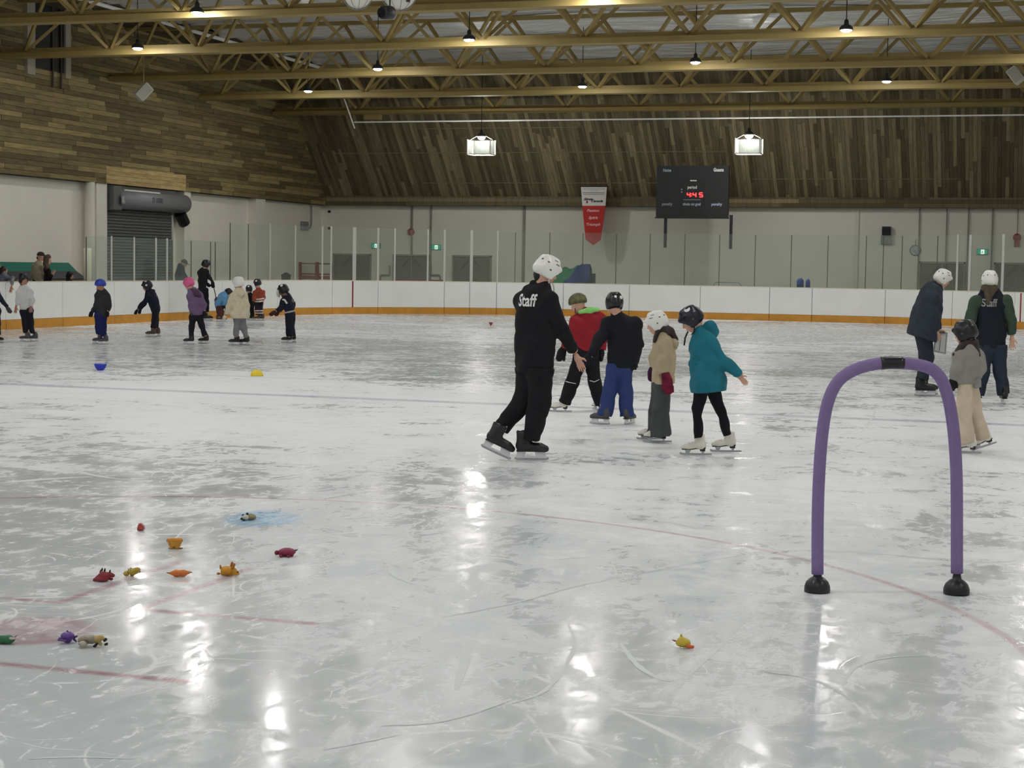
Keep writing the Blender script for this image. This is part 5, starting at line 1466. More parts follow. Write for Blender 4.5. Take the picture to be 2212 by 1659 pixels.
hair_b = mat('hair_brown', (78, 66, 50), .6, var=.3, scale=30)
sr = person('instructor in a navy Staff vest over green sleeves with brown hair under a white helmet', (2155, 873), 0,
    (2138, 606, 6, 4), [(2140, 742, 33), (2140, 705, 34), (2140, 665, 33), (2139, 645, 28)],
    [[(2172, 652, -.02, 14), (2184, 690, -.04, 12), (2186, 722, -.04, 9)], [(2107, 654, -.02, 14), (2096, 690, -.04, 12), (2094, 722, -.02, 9)]],
    [[(2127, 754, .0, 19), (2122, 800, .0, 16), (2114, 850, .0, 13)], [(2156, 754, .0, 19), (2160, 800, .0, 15), (2168, 848, .0, 14)]],
    [dict(x=2108, y=871, yaw=-8, L=.29), dict(x=2167, y=873, yaw=6, L=.29)],
    cloth('vest_navy', (30, 34, 44)), cloth('trousers_navy2', (44, 51, 66)), hs=.235, neck=(2138, 628), helmet=('hockey', M_WHT, dict(strap=None)), sleeves=cloth('sleeve_green', (62, 78, 66)), top_name='vest',
    hair=(hair_b, [((2126, 622, -.05, 7.5), (2149, 622, -.05, 7.5)), ((2132, 626, -.07, 8), (2135, 644, -.12, 6.5)), ((2145, 626, -.07, 8), (2138, 644, -.12, 5)), ((2136, 640, -.12, 6), (2134, 656, -.13, 3))]),
    hands=[((2186, 738, -.04), (2186, 724, -.04), .9, 'bare', -FWD, .6, .2), ((2093, 735, -.02), (2094, 722, -.02), .9, 'bare', -FWD, .3, .4)], hem=((2140, 752),))
print_on(sr, 'Staff', .14, 2138, 655, mat('print_grey', (150, 152, 148), .7), 0, width=.20, bold=.003)

c_grey = cloth('hoodie_grey', (142, 140, 136)); c_cream = cloth('trousers_cream', (206, 192, 170))
gk = person('child in a grey hoodie, cream trousers and black helmet gliding past the purple hoop', (2092, 979), -42,
    (2085, 720, -48, 10), [(2090, 820, 29), (2092, 790, 32), (2092, 765, 27)],
    [[(2072, 768, -.08, 13), (2066, 796, -.12, 12), (2060, 818, -.08, 9)], [(2112, 768, .02, 13), (2119, 796, .02, 12), (2112, 818, -.06, 9)]],
    [[(2084, 834, -.02, 16), (2081, 880, -.04, 17), (2086, 950, -.03, 19)], [(2096, 834, .05, 17), (2105, 884, .05, 16), (2122, 942, .08, 15)]],
    [dict(x=2085, y=979, yaw=-62, L=.24, style='figure'), dict(x=2124, y=973, yaw=-108, L=.24, style='figure', pitch=14)],
    c_grey, c_cream, hs=.225, neck=(2090, 747), helmet=('hockey', M_BLK, dict(strap=M_STRAP)),
    hair=(hair_d, [((2084, 742, -.04, 12), (2104, 742, -.02, 11)), ((2078, 748, -.08, 8), (2062, 766, -.10, 5)), ((2104, 744, -.04, 9), (2114, 768, -.06, 5))]),
    hands=[((2058, 829, -.08), (2060, 820, -.08), 9, 'glove', c_black), ((2110, 828, -.06), (2112, 819, -.06), 8, 'mitt', c_grey)], hem=((2090, 829),), cuts=[((2090, 960), (0, 0, -1))], fold=.008)

# ---------------------------------------------------------------- far group at the left boards
def kid(*a_, **k_):
    k_.setdefault('far', True); k_['hs'] = k_.get('hs', .21) * 1.12
    return person(*a_, **k_)
c_wsh = cloth('shirt_pale', (206, 206, 204)); c_dk = cloth('trousers_dark', (28, 29, 38))
kid('child in a pale grey shirt and black helmet turning toward the rink', (60, 738), 148, (50, 604, 128, 4), [(56, 664, 15), (55, 645, 15.5), (52, 630, 14)],
    [[(39, 632, -.05, 6), (38, 650, -.08, 5.5), (35, 661, -.10, 4)], [(66, 632, .02, 6.5), (70, 648, -.02, 6), (67, 663, -.08, 4.5)]],
    [[(51, 674, .0, 8), (54, 696, .0, 6.5), (56, 718, .0, 6)], [(64, 674, .0, 8), (66, 696, .0, 6.5), (69, 718, .0, 6)]],
    [dict(x=54, y=738, yaw=-100, L=.23, boot=M_BOOTG), dict(x=71, y=738, yaw=-88, L=.23, boot=M_BOOTG)], c_wsh, c_dk, skin=SKIN2, neck=(50, 618), helmet=('hockey', M_BLK, dict(size=.98)), top_name='shirt',
    hands=[((34, 668, -.1), (35, 661, -.1), .8, 'bare', -FWD, .2, .3), ((66, 670, -.08), (67, 663, -.08), 5, 'mitt', cloth('glove_rose', (150, 110, 112)))], hem=((56, 669),))
kid('child in navy reaching in with a grey glove at the edge of the ice', (-10, 742), 70, (-14, 606, 80, 5), [(-12, 664, 13), (-12, 645, 14), (-12, 630, 13)],
    [[(-4, 636, -.08, 7), (7, 654, -.1, 6), (15, 663, -.1, 4.5)], [(-18, 636, .1, 7), (-16, 655, .12, 6), (-10, 668, .1, 4)]],
    [[(-14, 674, .0, 8), (-13, 700, .0, 7), (-12, 722, .0, 6)], [(-6, 674, .0, 8), (-6, 700, .0, 7), (-4, 722, .0, 6)]],
    [dict(x=-12, y=742, yaw=88, L=.23), dict(x=-4, y=741, yaw=86, L=.23, o=.12)], cloth('jacket_ink', (30, 32, 52)), c_dk, neck=(-12, 619), helmet=('hockey', M_BLK, {}), hands=[((20, 670, -.1), (15, 664, -.1), 5.5, 'glove', cloth('glove_grey', (66, 66, 70))), ((-8, 674, .1), (-10, 668, .1), 4.5, 'mitt', c_black)])
kid('child in a charcoal jacket, blue trousers and bright blue cycle helmet', (217, 744), -35, (217, 617, -50, 4), [(221, 674, 15), (222, 655, 16), (222, 638, 13.5)],
    [[(209, 640, -.05, 6), (207, 660, -.06, 6), (200, 672, -.06, 4.5)], [(233, 640, .02, 6), (237, 660, .0, 5.5), (233, 674, -.02, 4.5)]],
    [[(213, 684, -.02, 9), (213, 704, -.02, 8), (214, 722, -.02, 8)], [(222, 684, .05, 9), (222, 704, .05, 8), (224, 724, .05, 8)]],
    [dict(x=211, y=743, yaw=-80, L=.23, boot=M_BOOTG), dict(x=223, y=744, yaw=-84, L=.23, boot=M_BOOTG)], cloth('jacket_coal', (48, 49, 52)), cloth('trousers_deep_blue', (28, 32, 84)), skin=SKIN2, neck=(219, 631), helmet=('bike', mat('helmet_blue', (38, 62, 170), .35), dict(strap=M_STRAP)),
    hands=[((196, 679, -.06), (200, 672, -.06), 5.5, 'mitt', c_black), ((233, 680, -.02), (233, 674, -.02), 4.5, 'mitt', c_black)], hood=(MATS['jacket_coal'], [((222, 632, -.06, 5), (231, 633, -.02, 4))]))
kid('child in dark navy bending forward with one arm reaching down', (330, 728), -84, (318, 618, -84, 14), [(336, 664, 11), (332, 650, 12), (325, 638, 11)],
    [[(320, 640, -.1, 6), (307, 656, -.14, 5), (297, 669, -.14, 4)], [(320, 640, .1, 6), (312, 656, .14, 5), (304, 668, .14, 4)]],
    [[(336, 672, -.04, 8), (334, 690, -.04, 6.5), (330, 708, -.04, 6)], [(337, 672, .06, 8), (337, 690, .06, 6.5), (337, 708, .06, 6)]],
    [dict(x=326, y=728, yaw=-88, L=.25, boot=M_BOOTN), dict(x=336, y=727, yaw=-84, L=.24, boot=M_BOOTN, o=.12)], cloth('jacket_midnight', (26, 28, 48)), c_dk, skin=SKIN2, neck=(321, 630), helmet=('hockey', M_NAVH, dict(stickers=((262, 55, .03, c_txt), (262, -2, .022, c_txt)))),
    hands=[((293, 675, -.14), (297, 669, -.14), 4, 'mitt', c_black), ((301, 674, .14), (304, 668, .14), 4, 'mitt', c_black)], hood=(MATS['jacket_midnight'], [((325, 630, -.02, 5), (331, 629, .0, 4.5))]), z0=0.0)
c_pur = cloth('jacket_purple', (114, 94, 126)); c_pur2 = cloth('hood_purple', (86, 66, 88))
kid('child in a purple coat with a pink helmet', (420, 744), -48, (408, 613, -60, 16), [(426, 672, 17), (424, 654, 17), (419, 637, 14)],
    [[(409, 640, -.06, 6.5), (412, 660, -.1, 6), (414, 674, -.1, 5)], [(433, 638, .03, 7), (442, 658, .02, 6), (441, 672, .0, 5)]],
    [[(417, 686, -.02, 8.5), (414, 704, -.02, 6.5), (413, 724, -.02, 6)], [(431, 686, .04, 8.5), (436, 704, .04, 6.5), (443, 724, .05, 6)]],
    [dict(x=408, y=744, yaw=-86, L=.24), dict(x=440, y=743, yaw=-84, L=.24)], c_pur, c_dk, neck=(413, 627), helmet=('hockey', mat('helmet_pink', (226, 96, 150), .35), dict(strap=M_STRAPW, vents=True)),
    hood=(c_pur2, [((414, 628, -.04, 6), (424, 634, -.05, 8)), ((424, 634, -.05, 8), (430, 640, -.02, 6))]), hands=[((414, 679, -.1), (414, 674, -.1), 4, 'mitt', c_pur2), ((441, 679, .0), (441, 672, .0), 4.5, 'mitt', c_black)], hem=((426, 681),))
c_bj = cloth('coat_cream', (212, 202, 174))
kid('child in a wide cream hooded coat, grey trousers and white helmet', (515, 747), -55, (515, 612, -62, 6), [(519, 678, 22), (518, 655, 19), (517, 636, 14)],
    [[(503, 640, -.10, 8), (495, 662, -.14, 8), (488, 680, -.14, 6)], [(529, 640, .04, 7), (534, 662, .02, 7), (532, 680, .0, 6)]],
    [[(512, 692, -.02, 8), (511, 708, -.02, 7), (509, 726, -.02, 6.5)], [(523, 692, .04, 8), (526, 708, .04, 7), (531, 727, .05, 6)]],
    [dict(x=506, y=746, yaw=-82, L=.25), dict(x=527, y=746, yaw=-82, L=.25, o=.08)], c_bj, cloth('trousers_ash', (126, 128, 130)), skin=SKIN2, hs=.215, neck=(516, 627), helmet=('hockey', M_WHT, dict(strap=M_STRAPW)),
    hood=(c_bj, [((508, 632, -.06, 6), (522, 634, -.08, 8)), ((518, 636, -.09, 8), (520, 642, -.08, 5))]), hands=[((484, 687, -.14), (487, 681, -.14), 4.5, 'mitt', c_bj), ((532, 684, .0), (532, 679, .0), 4.5, 'mitt', c_bj)], hem=((519, 688),))
nk = kid('child in a dark navy jersey with grey shoulders and a pale face shield', (622, 741), -72, (612, 627, -74, 14), [(626, 672, 13), (624, 658, 14), (620, 646, 12)],
    [[(613, 650, -.12, 7), (606, 666, -.14, 6), (596, 672, -.14, 5)], [(618, 648, .12, 7), (612, 664, .14, 6), (604, 672, .14, 5)]],
    [[(625, 682, -.04, 9), (624, 704, -.04, 8), (625, 726, -.04, 7.5)], [(629, 682, .06, 9), (629, 704, .06, 8), (631, 726, .06, 7.5)]],
    [dict(x=620, y=741, yaw=-88, L=.25), dict(x=628, y=740, yaw=-84, L=.25, o=.12)], cloth('jersey_navy', (30, 34, 48)), cloth('pants_navy3', (26, 29, 42)), skin=SKIN2, neck=(617, 641), helmet=('hockey', M_BLK, dict(stickers=((262, 45, .03, c_txt),))),
    hands=[((588, 677, -.14), (595, 673, -.14), 5.2, 'glove', cloth('glove_brown', (74, 46, 40))), ((598, 677, .14), (603, 672, .14), 5, 'glove', MATS['glove_brown'])])
f_ = nk['Pt']
rbuild('face_shield', field([ell(f_(603, 633, 0), RGT * .06, FWD * .08, UP * .095, 0)], .012, [ell(f_(607, 632, 0), RGT * .065, FWD * .085, UP * .10, 0)]), mat('shield_pale', (206, 208, 206), .3), nk['root'])
rbuild('shoulder_yoke', field([cap(f_(618, 641, -.04), f_(630, 650, -.02), .075, .055, None, 1, .03), cap(f_(618, 641, .06), f_(630, 650, .06), .075, .055, None, 1, .03)], .014), cloth('yoke_grey', (110, 108, 102)), nk['root'])
MB().tube([f_(605, 646, -.13), f_(615, 648, -.2), f_(620, 656, -.2)], .02, 8).build('white_stripe', c_txt, nk['root'])
MB().tube([f_(613, 676, -.12), f_(624, 674, -.16), f_(637, 671, -.1)], .018, 8).build('hem_stripe', mat('stripe_grey', (176, 176, 172), .7), nk['root'])

# ---------------------------------------------------------------- hockey group against the far corner boards
DC = 49.4
co = kid('tall coach in black with a black helmet and hockey stick by the corner boards', (443, 690), 40, (445, 572, 60, 10), [(437, 624, 12), (438, 605, 12.5), (438, 590, 11)],
    [[(447, 588, -.05, 5), (453, 601, -.05, 4.5), (459, 609, .0, 3.5)], [(430, 588, .1, 5), (434, 604, .16, 4.5), (446, 612, .2, 3.5)]],
    [[(437, 630, .0, 6.5), (439, 652, .0, 5.5), (441, 674, .0, 4.8)], [(444, 630, .05, 6.5), (446, 652, .05, 5.5), (447, 674, .05, 4.8)]],
    [dict(x=442, y=690, yaw=86, L=.30, mo=.05), dict(x=449, y=690, yaw=84, L=.30, mo=.05, o=.15)], c_black, c_black2, hs=.23, neck=(443, 581), helmet=('hockey', M_BLK, dict(stickers=((215, 20, .03, c_txt),))), D=DC,
    hands=[((460, 615, .0), (459, 609, .0), 5, 'glove', c_black), ((450, 615, .2), (446, 612, .2), 4.5, 'glove', c_black)])
st_ = MB().tube([at(460, 612, DC + .02), at(466, 640, DC + .25), at(472, 678, DC + .6)], .014, 6); sk_ = thing('hockey_stick', 'black hockey stick held by the tall coach', 'stick', (at(472, 686, DC).x, at(472, 686, DC).y, 0))
st_.build('shaft', M_SOLE, sk_)
MB().bar(at(471, 677, DC + .6), Vector((at(480, 688, DC + .6).x, at(480, 688, DC + .6).y, .05)), .02, .06).build('blade', M_SOLE, sk_)
kid('child in a light blue jersey bending over by the corner boards', (475, 692), 75, (493, 632, 80, 45), [(470, 656, 9), (478, 645, 10), (486, 638, 9)],
    [[(486, 642, -.1, 5), (485, 652, -.14, 4.5), (482, 660, -.14, 3.5)], [(487, 642, .1, 5), (488, 654, .14, 4.5), (487, 662, .14, 3.5)]],
    [[(471, 662, -.03, 6), (473, 674, -.03, 5), (474, 684, -.03, 4.5)], [(476, 662, .06, 6), (479, 674, .06, 5), (480, 684, .06, 4.5)]],
    [dict(x=475, y=692, yaw=80, L=.24, boot=M_BOOTN, mo=.05), dict(x=481, y=692, yaw=84, L=.24, boot=M_BOOTN, mo=.05)], cloth('jersey_sky', (98, 148, 188)), cloth('trousers_rust', (84, 50, 48)), hs=.2, neck=(488, 635), helmet=('hockey', M_BLK, {}), D=DC - .3,
    hands=[((482, 664, -.14), (482, 660, -.14), 4, 'mitt', c_black), ((487, 666, .14), (487, 662, .14), 4, 'mitt', c_black)])
kid('small child in black hockey gear between the cream coat and the orange jersey', (543, 691), 10, (538, 625, 0, 5), [(541, 660, 7.5), (541, 648, 8.5), (540, 640, 8)],
    [[(533, 642, -.04, 4.5), (531, 652, -.06, 4), (535, 660, -.08, 3.2)], [(547, 642, -.02, 4.5), (549, 652, -.04, 4), (546, 662, -.06, 3.2)]],
    [[(538, 664, .0, 5), (538, 674, .0, 4.5), (537, 683, .0, 4.5)], [(544, 664, .0, 5), (545, 674, .0, 4.5), (545, 683, .0, 4.5)]],
    [dict(x=537, y=691, yaw=-30, L=.22, mo=.05), dict(x=546, y=691, yaw=40, L=.22, mo=.05)], c_black, c_black2, hs=.2, neck=(539, 634), helmet=('hockey', M_BLK, dict(stickers=((180, 30, .03, c_txt),))), D=50.6,
    hands=[((536, 664, -.08), (535, 660, -.08), 3.6, 'mitt', c_black), ((545, 666, -.06), (546, 662, -.06), 3.6, 'mitt', c_black)])
oj = kid('child in an orange and white striped hockey jersey by the corner boards', (560, 689), -25, (556, 612, -60, 6), [(560, 650, 9.5), (560, 640, 10.5), (559, 630, 9.5)],
    [[(551, 632, -.06, 5), (549, 643, -.1, 5), (547, 653, -.12, 4)], [(568, 632, .03, 5), (569, 643, .0, 5), (565, 652, -.06, 4)]],
    [[(556, 658, .0, 6.5), (556, 670, .0, 5.5), (556, 680, .0, 4.5)], [(562, 658, .04, 6.5), (563, 670, .04, 5.5), (563, 680, .04, 4.5)]],
    [dict(x=555, y=689, yaw=-80, L=.24, boot=M_BOOTN, mo=.05), dict(x=564, y=689, yaw=-70, L=.24, boot=M_BOOTN, mo=.05)], cloth('jersey_orange', (146, 70, 52)), cloth('pants_plum', (44, 36, 48)), hs=.21, neck=(558, 621), helmet=('hockey', M_BLK, dict(stickers=((250, 25, .03, c_txt),))), D=50.4,
    hands=[((546, 657, -.12), (547, 653, -.12), 5, 'glove', c_black), ((562, 656, -.06), (565, 652, -.06), 4.5, 'glove', c_black)], top_name='jersey')
f_ = oj['Pt']
for y, w, m_ in ((645.5, 10.5, c_txt), (650.5, 10, c_txt)):
    MB().tube([f_(560 - w, y + 1, -.05), f_(560, y + 1, -.20), f_(560 + w, y - 1, -.04)], .022, 8).build('jersey_stripe', mat('stripe_bone', (214, 202, 190), .7), oj['root'])
for x in (556, 563):
    for y in (671, 676): MB().tube([f_(x - 5, y, -.02), f_(x, y + .5, -.11), f_(x + 5, y, -.02)], .018, 8).build('sock_stripe', MATS['stripe_bone'], oj['root'])

# ---------------------------------------------------------------- spectators behind the left boards
def spect(label, x, y_feet_x, head, tor, arms, top, pants, a, hair=None, capm=None, X=-24.9, hs=.235, hands=(), neck=None, hood=None, skin=None):
    d = ray(x, 600); t_ = (X - EYE.x) / d.x; D_ = depth(EYE + d * t_)
    yy = (head[1] + 0)
    f = FPX / D_
    zy = 605 + .9 * f; hip = tor[0]
    legs = [[(hip[0] - 4, hip[1] + 6, 0, 8), (hip[0] - 4, hip[1] + 6 + .42 * f, 0, 6), (hip[0] - 4, hip[1] + 6 + .72 * f, 0, 5)], [(hip[0] + 4, hip[1] + 6, 0, 8), (hip[0] + 4, hip[1] + 6 + .42 * f, 0, 6), (hip[0] + 4, hip[1] + 6 + .72 * f, 0, 5)]]
    p0 = at(hip[0], hip[1], D_)
    # legs end at the floor whatever the pixel says
    legs2 = []
    for lg in legs:
        q = []
        for i, (lx, ly, lo_, lr) in enumerate(lg):
            zt = p0.z * (.92, .48, .09)[i]
            b_ = at(lx, hip[1], D_); b_.z = zt
            dd = b_ - EYE; w = dd.dot(_look)
            q.append((CX + FPX * dd.dot(_cr) / w, CY - FPX * dd.dot(_cu) / w, lo_, lr))
        legs2.append(q)
    inf = person(label, (hip[0], 700), a, head, tor, arms, legs2, [], top, pants, hs=hs, far=True, hair=hair, hands=hands, neck=neck, D=D_, hood=hood, skin=skin, z0=-.045)
    for lg in legs2:
        b_ = at(lg[2][0], lg[2][1], D_); fx = hdir(a)
        rbuild('shoe', field([cap(Vector((b_.x, b_.y, .01)) - fx * .06, Vector((b_.x, b_.y, .0)) + fx * .14, .05, .042, UP, .9, .02)], .014, cuts=[((0, 0, -.043), (0, 0, -1))]), M_SOLE, inf['root'])
    if capm:
        h_, rt, fw, up, s = inf['hc'], inf['rt'], inf['fw'], inf['up'], inf['s']
        rbuild('cap', field([ell(h_ + up * .035 * s, rt * .086 * s, fw * .106 * s, up * .095 * s, .01), cap(h_ + fw * .10 * s + up * .035 * s, h_ + fw * .165 * s + up * .022 * s, .05 * s, .04 * s, up, .25, .01)], .010, cuts=[(h_ + up * .015 * s, -up)]), capm, inf['root'])
    return inf
c_tan = cloth('jacket_tan', (176, 168, 142)); cap_d = mat('cap_dark', (46, 40, 40), .8)
spect('man in a tan jacket and dark cap standing behind the left boards', 84, 0, (88, 554, 55, 4), [(82, 606, 14), (82, 590, 14.5), (83, 574, 12)],
    [[(91, 576, -.08, 5.5), (95, 592, -.06, 5), (98, 606, .0, 4)], [(72, 576, .08, 5.5), (70, 592, .12, 5), (74, 606, .2, 4)]], c_tan, c_dk, 30, hair=(mat('hair_black', (24, 20, 20), .6), [((85, 557, .02, 6), (86, 562, .02, 5))]), capm=cap_d, X=-25.2)
spect('woman with long brown hair in a black top beside the man in tan', 104, 0, (103, 563, 85, 10), [(103, 610, 9.5), (103, 597, 10), (102, 584, 9)],
    [[(106, 586, -.1, 4.5), (110, 598, -.1, 4), (115, 592, -.12, 3.2)], [(100, 586, .1, 4.5), (106, 599, .15, 4), (113, 594, .15, 3.2)]], cloth('top_black', (36, 28, 32)), c_dk, 60, hair=(hair_b, [((101, 558, .0, 7.5), (99, 570, -.02, 6)), ((99, 570, -.03, 6), (104, 588, -.10, 4)), ((104, 555, .0, 6), (101, 562, .0, 7))]), hs=.22, X=-24.75,
    hands=[((116, 590, -.12), (115, 592, -.12), .85, 'bare', -FWD, .1, .5)])
spect('dark-haired child looking over the left boards at the bench', 152, 0, (152, 597, 100, 8), [(149, 625, 8), (149, 615, 8.5), (149, 610, 8)],
    [[(156, 612, -.06, 4), (158, 620, -.06, 3.5), (159, 628, -.06, 3)], [(143, 612, .06, 4), (142, 620, .06, 3.5), (142, 628, .06, 3)]], c_black, c_dk, 90, hair=(mat('hair_black', (24, 20, 20), .6), [((151, 593, .0, 7.5), (149, 597, .0, 7))]), hs=.2, X=-24.8)
spect('person in a blue-grey sleeve leaning one arm over the boards', 12, 0, (8, 587, 60, 30), [(6, 614, 11), (7, 604, 11), (9, 598, 9)],
    [[(16, 600, -.1, 5), (27, 601, -.42, 4.8), (25.5, 615, -.76, 4)], [(0, 602, .1, 5), (-2, 608, .1, 4.5), (0, 614, .05, 4)]], cloth('sleeve_bluegrey', (116, 122, 138)), c_dk, 70, hair=(hair_d, [((7, 582, .0, 7.5), (5, 588, .0, 7))]), hs=.21, X=-24.32, hands=[((24, 624, -.78), (25.5, 616, -.77), .9, 'bare', -FWD, .2, .3)], skin=SKIN2)
spect('person in a yellow top behind the boards beside the blue-grey sleeve', -6, 0, (-8, 570, 90, 5), [(-6, 614, 12), (-6, 600, 12.5), (-6, 588, 11)],
    [[(3, 590, -.05, 5), (4, 600, -.05, 4.5), (3, 610, -.05, 4)], [(-15, 590, .1, 5), (-17, 602, .1, 4.5), (-14, 612, .1, 4)]], cloth('top_yellow', (222, 206, 110)), c_dk, 90, hair=(hair_d, [((-8, 566, .0, 7.5), (-10, 574, .0, 7))]), hs=.22, X=-25.3)
spect('person in a dark blue hooded jacket and cap behind the low glass', 394, 0, (397, 569, 75, 22), [(389, 608, 13), (389, 594, 13), (390, 582, 11)],
    [[(393, 584, -.08, 5), (399, 596, -.08, 4.5), (406, 603, -.05, 3.6)], [(386, 584, .1, 5), (392, 598, .14, 4.5), (402, 604, .16, 3.6)]], cloth('jacket_dkblue', (44, 56, 78)), c_dk, 60, capm=mat('cap_olive', (70, 72, 64), .8), hood=(cloth('hood_grey', (78, 80, 74)), [((392, 574, .0, 6), (389, 579, .0, 6))]), X=-24.75)
# ================================================================ THE PURPLE HOOP
D = (depth(ground(1765, 1283)) + depth(ground(2066, 1279))) / 2
t = thing('foam_hoop', 'purple foam noodle arch taped at the top on two black rubber feet', 'hoop', (at(1915, 1281, D).x, at(1915, 1281, D).y, 0))
path = [(1766, 1240), (1766, 1160), (1767, 1090), (1769, 1035), (1772, 985), (1776, 940), (1782, 897), (1790, 864), (1801, 838), (1816, 818), (1836, 804), (1856, 795), (1877, 789), (1902, 785), (1927, 783.5), (1952, 784), (1975, 787), (1996, 791), (2013, 798), (2026, 809), (2036, 824), (2046, 852), (2053, 882), (2059, 922), (2063, 965), (2066, 1020), (2067, 1090), (2067, 1160), (2067, 1238)]
def smooth_path(pts, n=3):
    out = []
    for i in range(len(pts) - 1):
        p0, p1, p2, p3 = pts[max(i - 1, 0)], pts[i], pts[i + 1], pts[min(i + 2, len(pts) - 1)]
        for k_ in range(n):
            u = k_ / n
            out.append(tuple(.5 * (2 * b_ + (c_ - a_) * u + (2 * a_ - 5 * b_ + 4 * c_ - d_) * u * u + (3 * b_ - a_ - 3 * c_ + d_) * u ** 3) for a_, b_, c_, d_ in zip(p0, p1, p2, p3)))
    return out + [pts[-1]]
pp = [at(x, y, D) for x, y in smooth_path(path)]
r_ = 13.2 * D / FPX
m_noodle = mat('noodle_purple', (132, 112, 162), .7, var=.05, scale=30, bump=.1)
cut = [i for i, p in enumerate(smooth_path(path)) if p[0] > 1905][0]; cut2 = [i for i, p in enumerate(smooth_path(path)) if p[0] > 1947][0]
MB().tube(pp[:cut + 1], r_, 18).build('noodle', m_noodle, t, True)
MB().tube(pp[cut2 - 1:], r_, 18).build('noodle', m_noodle, t, True)
MB().tube(pp[cut - 1:cut2 + 1], r_ * 1.06, 18).build('tape', mat('tape_black', (30, 30, 38), .3), t, True)
for px, py in ((1765, 1283), (2066, 1279)):
    b_ = at(px, py, D); b_.z = 0.002
    q = D / FPX
    MB().lathe(b_, [(28 * q, 0), (28.5 * q, 4 * q), (28 * q, 12 * q), (24 * q, 22 * q), (17 * q, 29 * q), (10 * q, 33 * q), (8.5 * q, 42 * q), (8.5 * q, 52 * q)], 24).build('rubber_foot', mat('rubber_black', (26, 27, 34), .35), t, True)

# ================================================================ TOYS SCATTERED ON THE ICE
def toy(label, px, py, cat='toy', name='rubber_toy'):
    D_ = depth(ground(px, py)); g = ground(px, py)
    t = thing(name, label, cat, (g.x, g.y, 0), 'small rubber toys scattered on the ice')
    q = D_ / FPX
    def T(x, y, o=0.0): return at(x, y, D_) + FWD * o
    def blob(nm, prims, m, step=.004):
        lo = min(float(_bounds(p)[0][2]) for p in prims)
        v, f = field(prims, step, cuts=[((0, 0, .0015), (0, 0, -1))])
        return rbuild(nm, (v, f), m, t)
    def C(x0, y0, x1, y1, r0, r1=None, o0=0., o1=None, sm=.008): return cap(T(x0, y0, o0), T(x1, y1, o0 if o1 is None else o1), r0 * q, (r0 if r1 is None else r1) * q, None, 1, sm)
    def E_(x, y, rx, ry, rz=None, o=0., sm=.006): return ell(T(x, y, o), RGT * rx * q, FWD * (rz or rx) * q, UP * ry * q, sm)
    return t, T, blob, C, E_, q
TM = lambda n, c: mat('toy_' + n, c, .4, var=.08, scale=40, spec=.5)
blk = TM('black', (24, 20, 20))
t, T, blob, C, E_, q = toy('grey and white animal toy with black ears lying on the blue patch', 537, 1123)
blob('body', [E_(541, 1116, 11, 7), E_(548, 1117, 6, 5)], TM('khaki', (150, 138, 104)))
blob('head', [E_(532, 1116, 7, 6, o=-.03)], TM('bone', (206, 200, 190)))
for x, y, o in ((535, 1109, -.02), (530, 1121, -.06), (524, 1119, -.03), (525, 1113.5, .01)): blob('paw', [E_(x, y, 3.2, 3, o=o)], blk)
t, T, blob, C, E_, q = toy('small red wedge-shaped toy', 304, 1146)
MB().prism([T(296, 1145), T(311, 1145), T(313, 1140), T(309, 1134), T(301, 1129)], FWD * .05).build('wedge', TM('wedge', (168, 62, 58)), t, bevel=.006)
MB().prism([T(302, 1141, -.026), T(310, 1141, -.026), T(308, 1136, -.026)], FWD * .004).build('mouth', TM('wedge2', (190, 84, 66)), t)
t, T, blob, C, E_, q = toy('orange-yellow cat-faced toy with wide flat ears', 378, 1186)
blob('face', [C(364, 1166, 372, 1182, 4, 5), C(391, 1166, 383, 1182, 4, 5), C(370, 1166, 386, 1166, 5, 5, -.01), E_(377.5, 1175, 12, 9, 9)], TM('orange_yellow', (206, 142, 46)))
for x in (361.5, 393): blob('ear', [C(x, 1168, 377 + (x - 377) * .6, 1168, 2.6, 4)], TM('ear_brown', (150, 92, 36)))
blob('nose', [E_(377, 1181, 1.8, 2.2, o=-.026)], TM('nose_brown', (74, 40, 14)))
blob('foot', [C(364, 1185, 394, 1184, 1.6, 1.6)], TM('ear_brown', (150, 92, 36)))
t, T, blob, C, E_, q = toy('dark magenta tortoise-shaped toy with a pointed tail', 618, 1202)
mg = TM('magenta', (132, 26, 66))
blob('shell', [E_(620, 1192, 19, 9, 15), C(606, 1198, 630, 1200, 4, 4)], mg)
blob('head', [E_(598, 1194, 5.5, 5.5)], mg)
blob('tail', [C(634, 1190, 643, 1187.5, 3, 1.2)], TM('magenta_dark', (70, 14, 36)))
for x in (609, 625): blob('leg', [E_(x, 1199, 4, 3.4, o=-.04)], mg)
for x, y in ((598, 1190), (596, 1192)): blob('eye', [E_(x, y, 1.4, 1.4, o=-.012)], blk)
t, T, blob, C, E_, q = toy('dark red crab-like toy with a black crest', 224, 1256)
dr = TM('dark_red', (136, 34, 44))
blob('body', [C(204, 1253, 222, 1243, 4, 9), E_(228, 1244, 12, 9), E_(222, 1250, 14, 6)], dr)
blob('claw', [C(236, 1240, 244, 1243, 5, 4.5), E_(240, 1251, 5, 3)], dr)
for x, y in ((217, 1233), (226, 1230), (237, 1233), (220, 1229)): blob('crest', [C(x, y + 3, x + 1, y - 2, 2.6, 1.4)], blk)
blob('eye', [E_(222, 1234, 2.4, 2.4, o=-.02)], TM('pinkish', (170, 110, 104)))
for x, y in ((203.5, 1254), (241, 1253)): blob('toe', [E_(x, y, 2, 1.8)], blk)
t, T, blob, C, E_, q = toy('small mustard yellow puppy toy with rabbit-like ears', 282, 1245)
mu = TM('mustard', (180, 156, 56))
blob('head', [E_(273, 1239, 6.5, 6)], mu)
blob('body', [C(286, 1236, 297, 1231, 7.5, 6.5)], mu)
